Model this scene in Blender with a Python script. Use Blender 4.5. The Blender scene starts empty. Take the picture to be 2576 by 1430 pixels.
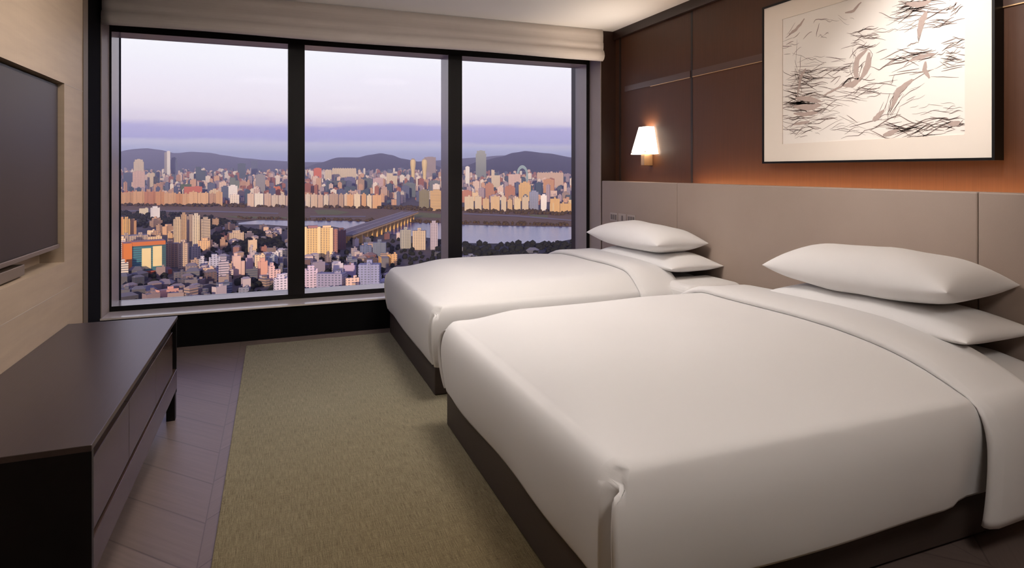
import bpy, bmesh, math, random
from mathutils import Vector, Matrix, noise

S = bpy.context.scene
COL = S.collection
PI = math.pi

# ------------------------------------------------------------------ camera
F_PX, W_PX, H_PX, HOR = 1549.0, 2576, 1430, 430.0
YAW = math.radians(21.1)
EYE = 1.28
cam_d = bpy.data.cameras.new('camera')
cam_d.sensor_width = 36.0
cam_d.lens = 36.0 * F_PX / W_PX
cam_d.shift_y = -(H_PX / 2 - HOR) / W_PX
cam_d.clip_start = 0.05
cam_d.clip_end = 60000
cam = bpy.data.objects.new('camera', cam_d)
cam.location = (0, 0, EYE)
cam.rotation_euler = (PI / 2, 0, -YAW)
COL.objects.link(cam)
S.camera = cam

S.view_settings.view_transform = 'Standard'
S.view_settings.look = 'None'
S.view_settings.gamma = 1.0
S.view_settings.exposure = 0.0
S.view_settings.use_curve_mapping = False


def world_sky():
    w = bpy.data.worlds.new('dusk_sky')
    S.world = w
    w.use_nodes = True
    nt = w.node_tree
    nt.nodes.clear()
    N, L = nt.nodes.new, nt.links.new
    out = N('ShaderNodeOutputWorld')
    bg = N('ShaderNodeBackground')
    bg.inputs[1].default_value = 1.12
    tc = N('ShaderNodeTexCoord')
    sep = N('ShaderNodeSeparateXYZ')
    L(tc.outputs['Generated'], sep.inputs[0])

    def math_(op, a, b=None):
        m = N('ShaderNodeMath')
        m.operation = op
        for i, v in enumerate((a, b)):
            if v is None:
                continue
            if isinstance(v, (int, float)):
                m.inputs[i].default_value = v
            else:
                L(v, m.inputs[i])
        return m.outputs[0]

    def ramp(fac, stops, interp='LINEAR'):
        r = N('ShaderNodeValToRGB')
        r.color_ramp.interpolation = interp
        e = r.color_ramp.elements
        e[0].position, e[0].color = stops[0][0], (*stops[0][1], 1)
        e[1].position, e[1].color = stops[-1][0], (*stops[-1][1], 1)
        for p, c in stops[1:-1]:
            n = e.new(p)
            n.color = (*c, 1)
        L(fac, r.inputs[0])
        return r.outputs[0]

    z = sep.outputs['Z']
    # stretched noise that bends the cloud layers
    mp = N('ShaderNodeMapping')
    mp.inputs['Scale'].default_value = (2.2, 2.2, 26)
    L(tc.outputs['Generated'], mp.inputs[0])
    n1 = N('ShaderNodeTexNoise')
    n1.inputs['Scale'].default_value = 1.6
    n1.inputs['Detail'].default_value = 6
    n1.inputs['Roughness'].default_value = 0.55
    L(mp.outputs[0], n1.inputs['Vector'])
    bend = math_('MULTIPLY', math_('SUBTRACT', n1.outputs[0], 0.5), 0.035)
    zz = math_('ADD', z, bend)
    f = math_('MULTIPLY', zz, 2.0)       # 0..0.5 elevation sine -> 0..1
    col = ramp(f, [
        (0.0, srgb(178, 166, 240)),
        (0.030, srgb(190, 184, 250)),
        (0.060, srgb(202, 198, 252)),
        (0.085, srgb(222, 210, 244)),
        (0.098, srgb(190, 180, 236)),
        (0.130, srgb(196, 184, 232)),
        (0.150, srgb(238, 222, 242)),
        (0.19, srgb(250, 236, 248)),
        (0.28, srgb(250, 241, 252)),
        (0.38, srgb(252, 249, 254)),
        (0.50, srgb(230, 222, 250)),
        (0.80, srgb(150, 146, 214)),
        (1.0, srgb(124, 122, 192))])
    L(col, bg.inputs[0])
    L(bg.outputs[0], out.inputs[0])


def lin(c):
    c /= 255.0
    return c / 12.92 if c <= 0.04045 else ((c + 0.055) / 1.055) ** 2.4


def srgb(r, g, b):
    return (lin(r), lin(g), lin(b))


world_sky()


def lamp(name, kind, loc, energy, color, rot=(0, 0, 0), **kw):
    d = bpy.data.lights.new(name, kind)
    d.energy = energy
    d.color = color
    for k, v in kw.items():
        setattr(d, k, v)
    o = bpy.data.objects.new(name, d)
    o.location = loc
    o.rotation_euler = rot
    COL.objects.link(o)
    return o


def aim(o, target):
    o.rotation_euler = (Vector(target) - o.location).to_track_quat('-Z', 'Y').to_euler()


WARM = (1.0, 0.925, 0.87)
SUN_DIR = Vector((0.32, 0.94, -0.15)).normalized()
sun = lamp('low_sun', 'SUN', (0, 0, 50), 3.8, (1.0, 0.74, 0.50), angle=0.02)
sun.rotation_euler = SUN_DIR.to_track_quat('-Z', 'Y').to_euler()
# unseen lamps added to light the room from above (their housings are built further down)
FILL_LAMPS = [((1.30, 3.20, 2.43), 0.60, 15, 32), ((-0.10, 2.85, 2.42), 0.60, 14, 14), ((1.2, -0.1, 2.42), 0.7, 17, 12)]
for i, (p, sz, e, eu) in enumerate(FILL_LAMPS):
    lamp('fill_down_light', 'AREA', (p[0], p[1], p[2] - 0.045), e, WARM, shape='DISK', size=sz)
    lamp('fill_up_light', 'AREA', (p[0], p[1], p[2] + 0.045), eu, WARM, rot=(PI, 0, 0), shape='DISK', size=sz)
PIC = lamp('added_picture_spot', 'SPOT', (1.95, 1.75, 2.50), 75, (1.0, 0.95, 0.93), spot_size=math.radians(62), spot_blend=0.9, shadow_soft_size=0.05)  # unseen spot added to brighten the right part of the picture
aim(PIC, (2.95, 2.02, 1.70))

# ------------------------------------------------------------------ helpers


def px_ray(px, py):
    """direction of a photograph pixel, per unit of depth along the lens axis"""
    t = (px - 1288.0) / F_PX
    v = (HOR - py) / F_PX
    c, s = math.cos(YAW), math.sin(YAW)
    return Vector((s + t * c, c - t * s, v))


def on_wall_x(px, py, X):
    r = px_ray(px, py)
    k = X / r.x
    return Vector((X, r.y * k, EYE + r.z * k))


def at_depth(px, py, d):
    return px_ray(px, py) * d + Vector((0, 0, EYE))


def tag(o, label=None, cat=None, group=None, kind=None):
    if label:
        o['label'] = label
    if cat:
        o['category'] = cat
    if group:
        o['group'] = group
    if kind:
        o['kind'] = kind
    return o


def empty(name, loc=(0, 0, 0), rz=0):
    o = bpy.data.objects.new(name, None)
    o.empty_display_size = 0.1
    o.location = loc
    o.rotation_euler = (0, 0, rz)
    COL.objects.link(o)
    return o


def link(name, bm, mat, parent=None, smooth=False, bevel=0, seg=2, subsurf=0):
    me = bpy.data.meshes.new(name)
    bm.normal_update()
    bm.to_mesh(me)
    bm.free()
    if not isinstance(mat, (list, tuple)):
        mat = [mat]
    for m in mat:
        me.materials.append(m)
    if smooth:
        for p in me.polygons:
            p.use_smooth = True
    o = bpy.data.objects.new(name, me)
    COL.objects.link(o)
    if parent is not None:
        o.parent = parent
    if bevel:
        b = o.modifiers.new('bevel', 'BEVEL')
        b.width = bevel
        b.segments = seg
        b.limit_method = 'ANGLE'
        b.angle_limit = math.radians(40)
    if subsurf:
        s = o.modifiers.new('sub', 'SUBSURF')
        s.levels = subsurf
        s.render_levels = subsurf
    return o


def add_box(bm, x0, x1, y0, y1, z0, z1, mi=0):
    vs = [bm.verts.new(p) for p in ((x0, y0, z0), (x1, y0, z0), (x1, y1, z0), (x0, y1, z0),
                                    (x0, y0, z1), (x1, y0, z1), (x1, y1, z1), (x0, y1, z1))]
    for q in ((3, 2, 1, 0), (4, 5, 6, 7), (0, 1, 5, 4), (1, 2, 6, 5), (2, 3, 7, 6), (3, 0, 4, 7)):
        f = bm.faces.new([vs[i] for i in q])
        f.material_index = mi
    return vs


def box(name, x0, x1, y0, y1, z0, z1, mat, parent=None, bevel=0.0, origin=None):
    bm = bmesh.new()
    add_box(bm, x0, x1, y0, y1, z0, z1)
    return link(name, bm, mat, parent, bevel=bevel)


def struct(name, x0, x1, y0, y1, z0, z1, mat, bevel=0.0):
    return tag(box(name, x0, x1, y0, y1, z0, z1, mat, bevel=bevel), kind='structure')


def grid_mesh(bm, rows, closed=False, flip=False, mi=0):
    vr = [[bm.verts.new(p) for p in r] for r in rows]
    n = len(vr[0])
    for i in range(len(vr) - 1):
        for j in range(n if closed else n - 1):
            a, b, c, d = vr[i][j], vr[i][(j + 1) % n], vr[i + 1][(j + 1) % n], vr[i + 1][j]
            try:
                f = bm.faces.new((a, b, c, d) if not flip else (d, c, b, a))
                f.material_index = mi
            except ValueError:
                pass
    return vr


# ------------------------------------------------------------------ materials
class NT:
    def __init__(self, name):
        self.m = bpy.data.materials.new(name)
        self.m.use_nodes = True
        self.nt = self.m.node_tree
        self.b = self.nt.nodes['Principled BSDF']

    def n(self, t, **kw):
        x = self.nt.nodes.new(t)
        for k, v in kw.items():
            setattr(x, k, v)
        return x

    def l(self, a, b):
        self.nt.links.new(a, b)

    def val(self, sock, v):
        if isinstance(v, (int, float, tuple, list)):
            sock.default_value = v
        else:
            self.l(v, sock)

    def math(self, op, a, b=0.0, c=None):
        m = self.n('ShaderNodeMath', operation=op)
        self.val(m.inputs[0], a)
        self.val(m.inputs[1], b)
        if c is not None:
            self.val(m.inputs[2], c)
        return m.outputs[0]

    def mix(self, f, a, b, blend='MIX'):
        m = self.n('ShaderNodeMix', data_type='RGBA', blend_type=blend)
        self.val(m.inputs['Factor'], f)
        for k, v in ((6, a), (7, b)):
            self.val(m.inputs[k], (*v, 1) if isinstance(v, tuple) and len(v) == 3 else v)
        return m.outputs[2]

    def coord(self, kind='Object', scale=(1, 1, 1), rot=(0, 0, 0)):
        tc = self.n('ShaderNodeTexCoord')
        mp = self.n('ShaderNodeMapping')
        mp.inputs['Scale'].default_value = scale
        mp.inputs['Rotation'].default_value = rot
        self.l(tc.outputs[kind], mp.inputs[0])
        return mp.outputs[0]

    def noise(self, vec, scale, detail=4, rough=0.5):
        x = self.n('ShaderNodeTexNoise')
        x.inputs['Scale'].default_value = scale
        x.inputs['Detail'].default_value = detail
        x.inputs['Roughness'].default_value = rough
        self.l(vec, x.inputs['Vector'])
        return x.outputs[0]

    def bump(self, h, strength=0.2, dist=0.01):
        x = self.n('ShaderNodeBump')
        x.inputs['Strength'].default_value = strength
        x.inputs['Distance'].default_value = dist
        self.l(h, x.inputs['Height'])
        self.l(x.outputs[0], self.b.inputs['Normal'])

    def set(self, rough=None, metal=None, spec=None, coat=None, sheen=None):
        if rough is not None:
            self.val(self.b.inputs['Roughness'], rough)
        if metal is not None:
            self.b.inputs['Metallic'].default_value = metal
        if spec is not None:
            self.b.inputs['Specular IOR Level'].default_value = spec
        if coat is not None:
            self.b.inputs['Coat Weight'].default_value = coat
        if sheen is not None:
            self.b.inputs['Sheen Weight'].default_value = sheen
        return self

    def base(self, v):
        self.val(self.b.inputs['Base Color'], (*v, 1) if isinstance(v, tuple) and len(v) == 3 else v)
        return self


def plain(name, c, rough=0.6, metal=0.0, spec=0.5, var=0.06, nscale=6):
    t = NT(name)
    v = t.noise(t.coord(), nscale, 3)
    d = tuple(x * (1 - var) for x in c)
    u = tuple(min(1, x * (1 + var)) for x in c)
    t.base(t.mix(v, d, u)).set(rough, metal, spec)
    return t.m


def mat_linen(name, c):
    t = NT(name)
    v = t.noise(t.coord(), 3.0, 3)
    t.base(t.mix(v, tuple(x * 0.985 for x in c), c)).set(0.85, 0, 0.2, sheen=0.15)
    fine = t.noise(t.coord(scale=(1, 1, 1)), 420, 2)
    soft = t.noise(t.coord(), 5.5, 2)
    h = t.math('ADD', t.math('MULTIPLY', fine, 0.05), soft)
    t.bump(h, 0.10, 0.02)
    return t.m


def mat_woven_wood(name, c0, c1, axis='Z', rough=0.42, fine=260, spec=0.5):
    t = NT(name)
    sc = {'Z': (fine, fine, 3.0), 'Y': (fine, 3.0, fine), 'X': (3.0, fine, fine)}[axis]
    g = t.noise(t.coord(scale=sc), 1.0, 3, 0.6)
    big = t.noise(t.coord(), 1.3, 3)
    c = t.mix(g, c0, c1)
    c = t.mix(t.math('MULTIPLY', big, 0.35), c, tuple(x * 1.35 for x in c1))
    t.base(c).set(rough, 0, spec)
    t.bump(g, 0.12, 0.002)
    return t.m


M = {}
M['linen'] = mat_linen('white_linen', (0.70, 0.685, 0.675))
M['linen2'] = mat_linen('white_pillow_cotton', (0.80, 0.785, 0.775))
M['sheet'] = mat_linen('white_sheet', (0.76, 0.745, 0.735))
M['base'] = mat_woven_wood('dark_bed_base', srgb(46, 37, 33), srgb(66, 55, 49), 'X', 0.55, 300)
M['wood'] = mat_woven_wood('dark_wall_veneer', srgb(54, 32, 20), srgb(80, 50, 33), 'Z', 0.42, 240, 0.3)
M['wood_dark'] = mat_woven_wood('dark_trim_veneer', srgb(34, 20, 15), srgb(48, 29, 21), 'Z', 0.4, 240)
M['groove'] = plain('groove_shadow_wood', srgb(30, 19, 15), 0.5)
M['black'] = plain('black_lacquer', srgb(12, 9, 9), 0.4, 0, 0.25)
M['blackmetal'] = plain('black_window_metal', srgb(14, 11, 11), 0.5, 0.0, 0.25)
M['frameside'] = plain('skylit_frame_metal', srgb(158, 147, 138), 0.22, 0.0)  # sky light on the frame's sides, put into a paler colour
M['reveal'] = plain('grey_reveal', srgb(158, 145, 134), 0.5)
M['ledge'] = plain('polished_grey_stone', srgb(204, 194, 186), 0.12, 0, 0.6)
M['ceiling'] = plain('ceiling_paint', (0.86, 0.84, 0.82), 0.9, nscale=2, var=0.01)
M['blackgap'] = plain('soft_black', srgb(9, 8, 8), 0.9, 0, 0.1)
M['brass'] = plain('pale_brass', srgb(196, 160, 120), 0.3, 0.7)
M['whitepaint'] = plain('white_paint', (0.8, 0.8, 0.8), 0.6)
M['plastic'] = plain('ivory_plastic', srgb(165, 152, 143), 0.45)
M['dark_key'] = plain('dark_key_plastic', srgb(105, 95, 90), 0.4)


def mat_headboard():
    t = NT('taupe_headboard_cloth')
    v = t.noise(t.coord(), 2.2, 4)
    w = t.noise(t.coord(scale=(300, 300, 300)), 1.0, 2)
    c = t.mix(v, srgb(150, 132, 121), srgb(164, 148, 137))
    c = t.mix(t.math('MULTIPLY', w, 0.25), c, srgb(128, 112, 102))
    t.base(c).set(0.6, 0, 0.35)
    t.bump(w, 0.15, 0.002)
    return t.m


M['headboard'] = mat_headboard()


def mat_cladding():
    t = NT('beige_travertine_cladding')
    g = t.noise(t.coord(scale=(1, 1, 9)), 2.2, 5, 0.6)
    v = t.noise(t.coord(scale=(80, 80, 2)), 1.0, 2)
    c = t.mix(g, srgb(146, 128, 110), srgb(178, 158, 136))
    c = t.mix(t.math('MULTIPLY', v, 0.18), c, srgb(140, 120, 98))
    t.base(c).set(0.45, 0, 0.4)
    return t.m


M['cladding'] = mat_cladding()


def mat_floor():
    t = NT('herringbone_wood_floor')
    # herringbone of long grey-brown planks
    tc = t.n('ShaderNodeTexCoord')
    sp = t.n('ShaderNodeSeparateXYZ')
    t.l(tc.outputs['Object'], sp.inputs[0])
    x, y = sp.outputs[0], sp.outputs[1]
    Wc = 0.60                                     # column width
    xc = t.math('DIVIDE', t.math('ADD', x, 10.435), Wc)
    col = t.math('FLOOR', xc)
    fx = t.math('SUBTRACT', xc, col)
    odd = t.math('MODULO', col, 2.0)
    sgn = t.math('SUBTRACT', t.math('MULTIPLY', odd, 2.0), 1.0)
    slope = t.math('MULTIPLY', t.math('MULTIPLY', fx, sgn), -0.62)
    yc = t.math('DIVIDE', t.math('ADD', t.math('ADD', y, slope), 20.0), 0.30)
    row = t.math('FLOOR', yc)
    fy = t.math('SUBTRACT', yc, row)
    seam = t.math('LESS_THAN', fy, 0.028)
    seam2 = t.math('LESS_THAN', fx, 0.006)
    seams = t.math('MAXIMUM', seam, seam2)
    rnd = t.n('ShaderNodeTexWhiteNoise', noise_dimensions='2D')
    cb = t.n('ShaderNodeCombineXYZ')
    t.l(col, cb.inputs[0])
    t.l(row, cb.inputs[1])
    t.l(cb.outputs[0], rnd.inputs[0])
    grain = t.n('ShaderNodeCombineXYZ')
    t.l(t.math('MULTIPLY', x, 4.0), grain.inputs[0])
    t.l(t.math('MULTIPLY', t.math('ADD', y, slope), 46.0), grain.inputs[1])
    g = t.noise(grain.outputs[0], 1.0, 5, 0.6)
    c = t.mix(g, srgb(82, 70, 65), srgb(118, 103, 97))
    c = t.mix(t.math('MULTIPLY', rnd.outputs[0], 0.55), c, srgb(92, 79, 74))
    c = t.mix(t.math('MULTIPLY', seams, 0.6), c, srgb(58, 48, 44))
    t.base(c).set(0.36, 0, 0.45)
    t.bump(t.math('SUBTRACT', t.math('MULTIPLY', g, 0.25), seams), 0.15, 0.003)
    return t.m


M['floor'] = mat_floor()


def mat_rug():
    t = NT('olive_woven_rug')
    a = t.noise(t.coord(scale=(420, 14, 1)), 1.0, 3, 0.7)
    b = t.noise(t.coord(scale=(14, 420, 1)), 1.0, 3, 0.7)
    th = t.noise(t.coord(), 260, 2)
    big = t.noise(t.coord(scale=(1.0, 0.55, 1)), 1.5, 3)
    w = t.math('ADD', t.math('MULTIPLY', a, 0.6), t.math('ADD', t.math('MULTIPLY', b, 0.3), t.math('MULTIPLY', th, 0.25)))
    w = t.math('ADD', t.math('MULTIPLY', t.math('SUBTRACT', w, 0.575), 2.6), 0.5)
    w = t.math('MINIMUM', t.math('MAXIMUM', w, 0.0), 1.0)
    sp = t.n('ShaderNodeSeparateXYZ')
    tc = t.n('ShaderNodeTexCoord')
    t.l(tc.outputs['Object'], sp.inputs[0])
    # colour fade along the rug: sage grey by the window, ochre olive nearer
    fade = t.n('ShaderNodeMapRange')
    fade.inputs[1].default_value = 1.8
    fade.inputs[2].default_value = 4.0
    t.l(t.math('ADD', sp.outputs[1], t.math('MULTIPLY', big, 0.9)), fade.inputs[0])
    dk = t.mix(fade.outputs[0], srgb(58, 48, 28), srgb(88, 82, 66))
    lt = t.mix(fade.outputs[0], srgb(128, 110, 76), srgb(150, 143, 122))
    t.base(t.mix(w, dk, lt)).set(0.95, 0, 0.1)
    t.bump(w, 0.6, 0.004)
    return t.m


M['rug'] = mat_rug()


def mat_glass():
    t = NT('window_glass')
    nt = t.nt
    nt.nodes.remove(t.b)
    out = nt.nodes['Material Output']
    tr = t.n('ShaderNodeBsdfTransparent')
    tr.inputs[0].default_value = (0.97, 0.98, 0.99, 1)
    gl = t.n('ShaderNodeBsdfGlossy')
    gl.inputs['Roughness'].default_value = 0.0
    fr = t.n('ShaderNodeFresnel')
    fr.inputs[0].default_value = 1.45
    mx = t.n('ShaderNodeMixShader')
    t.l(t.math('MULTIPLY', fr.outputs[0], 0.03), mx.inputs[0])   # coated against reflections
    t.l(tr.outputs[0], mx.inputs[1])
    t.l(gl.outputs[0], mx.inputs[2])
    t.l(mx.outputs[0], out.inputs[0])
    return t.m


M['glass'] = mat_glass()


def mat_shade():
    t = NT('glowing_lamp_shade')
    t.base((0.9, 0.85, 0.78))
    t.b.inputs['Emission Color'].default_value = (1.0, 0.90, 0.78, 1)
    t.b.inputs['Emission Strength'].default_value = 3.0
    return t.m


M['shade'] = mat_shade()


def mat_led():
    t = NT('led_strip')
    t.base((0.9, 0.8, 0.7))
    t.b.inputs['Emission Color'].default_value = (1.0, 0.55, 0.25, 1)
    t.b.inputs['Emission Strength'].default_value = 5.0
    return t.m


M['led'] = mat_led()


def mat_blind():
    t = NT('roman_blind_cloth')
    v = t.noise(t.coord(scale=(2, 200, 200)), 1.0, 3)
    t.base(t.mix(v, srgb(206, 197, 190), srgb(224, 216, 210))).set(0.85, 0, 0.2)
    t.bump(v, 0.1, 0.002)
    return t.m


M['blind'] = mat_blind()
M['screen'] = plain('tv_glass', srgb(52, 43, 39), 0.35, 0, 0.2)
M['desk_top'] = mat_woven_wood('desk_top_veneer', srgb(48, 38, 35), srgb(60, 49, 45), 'Y', 0.32, 220)
M['drawer'] = mat_woven_wood('glossy_drawer_veneer', srgb(46, 34, 30), srgb(64, 49, 43), 'Y', 0.14, 160)
M['paper'] = plain('drawing_paper', srgb(240, 232, 222), 0.7, var=0.02)
M['mat'] = plain('cream_mount_board', srgb(234, 222, 208), 0.75, var=0.01)
M['pencil'] = plain('charcoal_pencil', srgb(136, 118, 110), 0.8, var=0.3, nscale=60)
M['pencil2'] = plain('soft_grey_wash', srgb(178, 158, 148), 0.8, var=0.1, nscale=60)

# ------------------------------------------------------------------ room shell
XR = 2.98       # veneered wall behind the beds
XH = 2.83       # face of the headboard
XL = -0.95      # face of the beige cladding
XL2 = -1.13
YW = 5.03       # plane of the sill front
YB = -2.6
ZC = 2.58
WZ0, WZ1 = 0.25, 2.34
WX0, WX1 = -1.13, 2.83

struct('floor', -1.33, XR + 0.02, YB, YW, -0.12, 0.0, M['floor'])
struct('ceiling', -1.33, XR + 0.02, YB, YW + 0.7, ZC, ZC + 0.12, M['ceiling'])
struct('wall_back', -1.33, XR, YB - 0.12, YB, -0.1, ZC, M['cladding'])
struct('wall_right', XR, XR + 0.12, YB, YW + 0.7, -0.1, ZC, M['wood'])
struct('wall_left', XL2 - 0.2, XL2, YB, YW, -0.1, ZC, M['blackgap'])

# window wall: plinth below, lintel above, dark posts left and right, grey reveals
struct('wall_window', WX0 - 0.1, WX1 + 0.15, YW, YW + 0.62, -0.1, WZ0 - 0.012, M['blackgap'])
struct('trim_1', WX0, WX1, YW - 0.012, 5.245, WZ0 - 0.012, WZ0, M['ledge'])          # sill ledge
struct('wall_lintel', WX0 - 0.1, WX1 + 0.15, YW + 0.02, YW + 0.62, WZ1 + 0.01, ZC, M['blackgap'])
struct('trim_2', WX1, XR, YW - 0.001, YW + 0.62, 0.0, ZC, M['wood_dark'])          # veneer post beside the headboard
struct('trim_3', WX0 - 0.1, WX0, YW, YW + 0.62, 0.0, ZC, M['blackgap'])
struct('trim_4', WX1 - 0.006, WX1, YW + 0.005, 5.29, WZ0, WZ1, M['reveal'])
struct('trim_5', WX0, WX0 + 0.006, YW + 0.005, 5.29, WZ0, WZ1, M['reveal'])
struct('trim_6', 2.95, XR, YB, YW, 2.505, ZC, M['wood_dark'])                  # dark cornice over the veneer

# window: one long frame divided by two deep mullions, three panes
win = tag(empty('window_1', ((WX0 + WX1) / 2, 5.35, WZ0)), kind='structure')


def local(o, parent):
    o.parent = parent
    o.matrix_parent_inverse = Matrix.Translation(-Vector(parent.location))
    return o


FX0, FX1, FY0, FY1 = -1.11, 2.79, 5.25, 5.48
bm = bmesh.new()


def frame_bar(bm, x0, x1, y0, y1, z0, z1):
    """dark face towards the room, satin sides coloured paler for the sky light on them"""
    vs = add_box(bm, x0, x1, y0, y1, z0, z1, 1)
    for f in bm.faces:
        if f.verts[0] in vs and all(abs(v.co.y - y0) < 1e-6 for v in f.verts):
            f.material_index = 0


MULL = [(0.102, 0.228), (1.42, 1.546)]
frame_bar(bm, FX0 - 0.02, FX1 + 0.04, FY0, FY1, WZ0 - 0.02, 0.287)
frame_bar(bm, FX0 - 0.02, FX1 + 0.04, FY0, FY1, 2.298, WZ1 + 0.02)
frame_bar(bm, FX0 - 0.02, FX0, FY0, FY1, 0.287, 2.298)
frame_bar(bm, FX1, FX1 + 0.04, FY0, FY1, 0.287, 2.298)
local(link('window_frame', bm, [M['blackmetal'], M['frameside']]), win)
for a, b in MULL:
    bm = bmesh.new()
    frame_bar(bm, a, b, FY0 - 0.02, FY1, 0.287, 2.298)
    local(link('mullion', bm, [M['blackmetal'], M['frameside']]), win)
for a, b in ((FX0, MULL[0][0]), (MULL[0][1], MULL[1][0]), (MULL[1][1], FX1)):
    local(box('pane', a, b, 5.44, 5.452, 0.287, 2.298, M['glass']), win)

# roman blind drawn up under the ceiling
bl = tag(empty('roman_blind', (0.83, 4.98, 2.3)), 'pale grey roman blind drawn up above the wide window', 'blind')
bm = bmesh.new()
prof = [(0.00, 2.575), (-0.045, 2.575), (-0.050, 2.52), (-0.048, 2.462), (-0.054, 2.455), (-0.056, 2.42), (-0.052, 2.392), (-0.064, 2.384), (-0.075, 2.36), (-0.078, 2.335), (-0.066, 2.308), (-0.04, 2.292), (-0.012, 2.298), (0.0, 2.32)]
rows = []
nx = 60
for i in range(nx + 1):
    x = WX0 + 0.02 + (WX1 - WX0 - 0.03) * i / nx
    rows.append([(x, 5.028 + y * 1.0 + 0.0025 * noise.noise(Vector((x * 2.1, z * 9, 0))), z - (0.004 * math.sin(x * 3.0) if 2.29 < z < 2.5 else 0)) for y, z in prof])
vr = grid_mesh(bm, rows, closed=True)
bm.faces.new(list(reversed(vr[0])))
bm.faces.new(vr[-1])
bmesh.ops.recalc_face_normals(bm, faces=bm.faces)
local(link('folded_cloth', bm, M['blind'], smooth=True), bl)
local(box('head_rail', WX0 + 0.02, WX1 - 0.01, 5.028 - 0.04, 5.028, 2.56, 2.579, M['whitepaint']), bl)

# beige stone cladding on the left with the television niche
CY1 = 3.87
NY0, NY1, NZ0, NZ1, NDEP = 1.80, 3.565, 0.837, 1.704, 0.10
bm = bmesh.new()
X0, X1 = XL2, XL
add_box(bm, X0, X1, YB, CY1, NZ1, ZC)
add_box(bm, X0, X1, YB, CY1, 0, NZ0)
add_box(bm, X0, X1, YB, NY0, NZ0, NZ1)
add_box(bm, X0, X1, NY1, CY1, NZ0, NZ1)
add_box(bm, X0, X1 - NDEP, NY0, NY1, NZ0, NZ1)
tag(link('wall_cladding', bm, M['cladding']), kind='structure')
bm = bmesh.new()
for z in (NZ1 - 0.004, 0.70):
    add_box(bm, XL, XL + 0.0008, NY1 if z > 1 else YB, CY1, z, z + 0.004)
tag(link('trim_7', bm, M['reveal']), kind='structure')
struct('trim_8', XL - 0.02, XL + 0.004, CY1, CY1 + 0.085, 0, ZC, plain('olive_brown_edge', srgb(92, 78, 62), 0.5))
struct('trim_9', XL2, XL - 0.02, CY1, CY1 + 0.02, 0, ZC, M['wood_dark'])

# television in its niche
tv = tag(empty('television', (XL - 0.05, 2.7, 1.3)), 'large flat television set in the niche of the beige wall', 'television')
local(box('casing', -1.045, -0.970, 1.84, 3.545, 0.912, 1.694, M['black'], bevel=0.004), tv)
local(box('screen', -0.970, -0.967, 1.855, 3.530, 0.932, 1.680, M['screen']), tv)
local(box('lower_bezel', -0.970, -0.962, 1.84, 3.545, 0.910, 0.930, plain('grey_bezel', srgb(128, 112, 100), 0.3, 0.5), bevel=0.002), tv)
local(box('lower_rail', -1.045, -0.972, 1.84, 3.13, 0.845, 0.890, plain('rail_grey', srgb(105, 90, 78), 0.4), bevel=0.003), tv)

# veneer panels on the right wall: grooves and band
bm = bmesh.new()
for y in (3.90, 0.9, -1.2):
    add_box(bm, XR - 0.0015, XR + 0.001, y - 0.012, y + 0.012, 1.0, 2.505)
tag(link('trim_10', bm, M['groove']), kind='structure')
bm = bmesh.new()
add_box(bm, XR - 0.006, XR, YB, 3.885, 2.00, 2.048)
add_box(bm, XR - 0.006, XR, 3.915, 4.86, 2.00, 2.048)
tag(link('trim_11', bm, mat_woven_wood('band_veneer', srgb(58, 40, 33), srgb(84, 62, 52), 'Y', 0.3, 200)), kind='structure')
bm = bmesh.new()
add_box(bm, XR - 0.008, XR, YB, 3.885, 1.994, 1.999)
add_box(bm, XR - 0.008, XR, 3.915, 4.45, 1.994, 1.999)
tag(link('trim_12', bm, M['brass']), kind='structure')
struct('trim_13', XR - 0.012, XR, 4.93, 4.945, 1.19, 2.505, M['groove'])

# headboard: long upholstered panel, light channel behind its top edge
hb = tag(empty('headboard', (XH + 0.05, 1.2, 0)), 'long taupe upholstered headboard panel behind both beds', 'headboard')
seams = [YB + 0.01, -0.37, 1.755, 3.88, YW - 0.004]
for a, b in zip(seams[:-1], seams[1:]):
    local(box('panel', XH, XH + 0.075, a + 0.0015, b - 0.0015, 0.0, 1.188, M['headboard'], bevel=0.006), hb)
local(box('backing', XH + 0.075, XR - 0.001, YB + 0.01, YW - 0.004, 0.0, 1.14, M['base']), hb)
local(box('light_strip', XH + 0.080, XH + 0.098, YB + 0.1, 3.86, 1.141, 1.148, M['led']), hb)
lamp('headboard_strip_light', 'AREA', (XH + 0.092, 1.65, 1.152), 15.0, (1.0, 0.62, 0.30), rot=(PI - 0.2, 0, PI / 2), shape='RECTANGLE', size=4.4, size_y=0.012)
lamp('headboard_strip_light', 'AREA', (XH + 0.092, 4.4, 1.152), 0.5, (1.0, 0.58, 0.28), rot=(PI, 0, PI / 2), shape='RECTANGLE', size=0.9, size_y=0.012)

# switch and socket plate low on the headboard, behind the far pillow
sw = tag(empty('switch_plate', (XH, 4.7, 0.87)), 'row of small switches and sockets on the headboard above far pillow', 'switch')
for k, y in enumerate((4.80, 4.655, 4.51)):
    local(box('plate', XH - 0.006, XH, y - 0.062, y + 0.062, 0.83, 0.905, M['plastic'], bevel=0.002), sw)
    for j in (-1, 0, 1):
        if k == 1 and j:
            continue
        local(box('key', XH - 0.009, XH - 0.006, y + j * 0.036 - 0.012, y + j * 0.036 + 0.012, 0.845, 0.89, M['dark_key'], bevel=0.001), sw)

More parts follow.
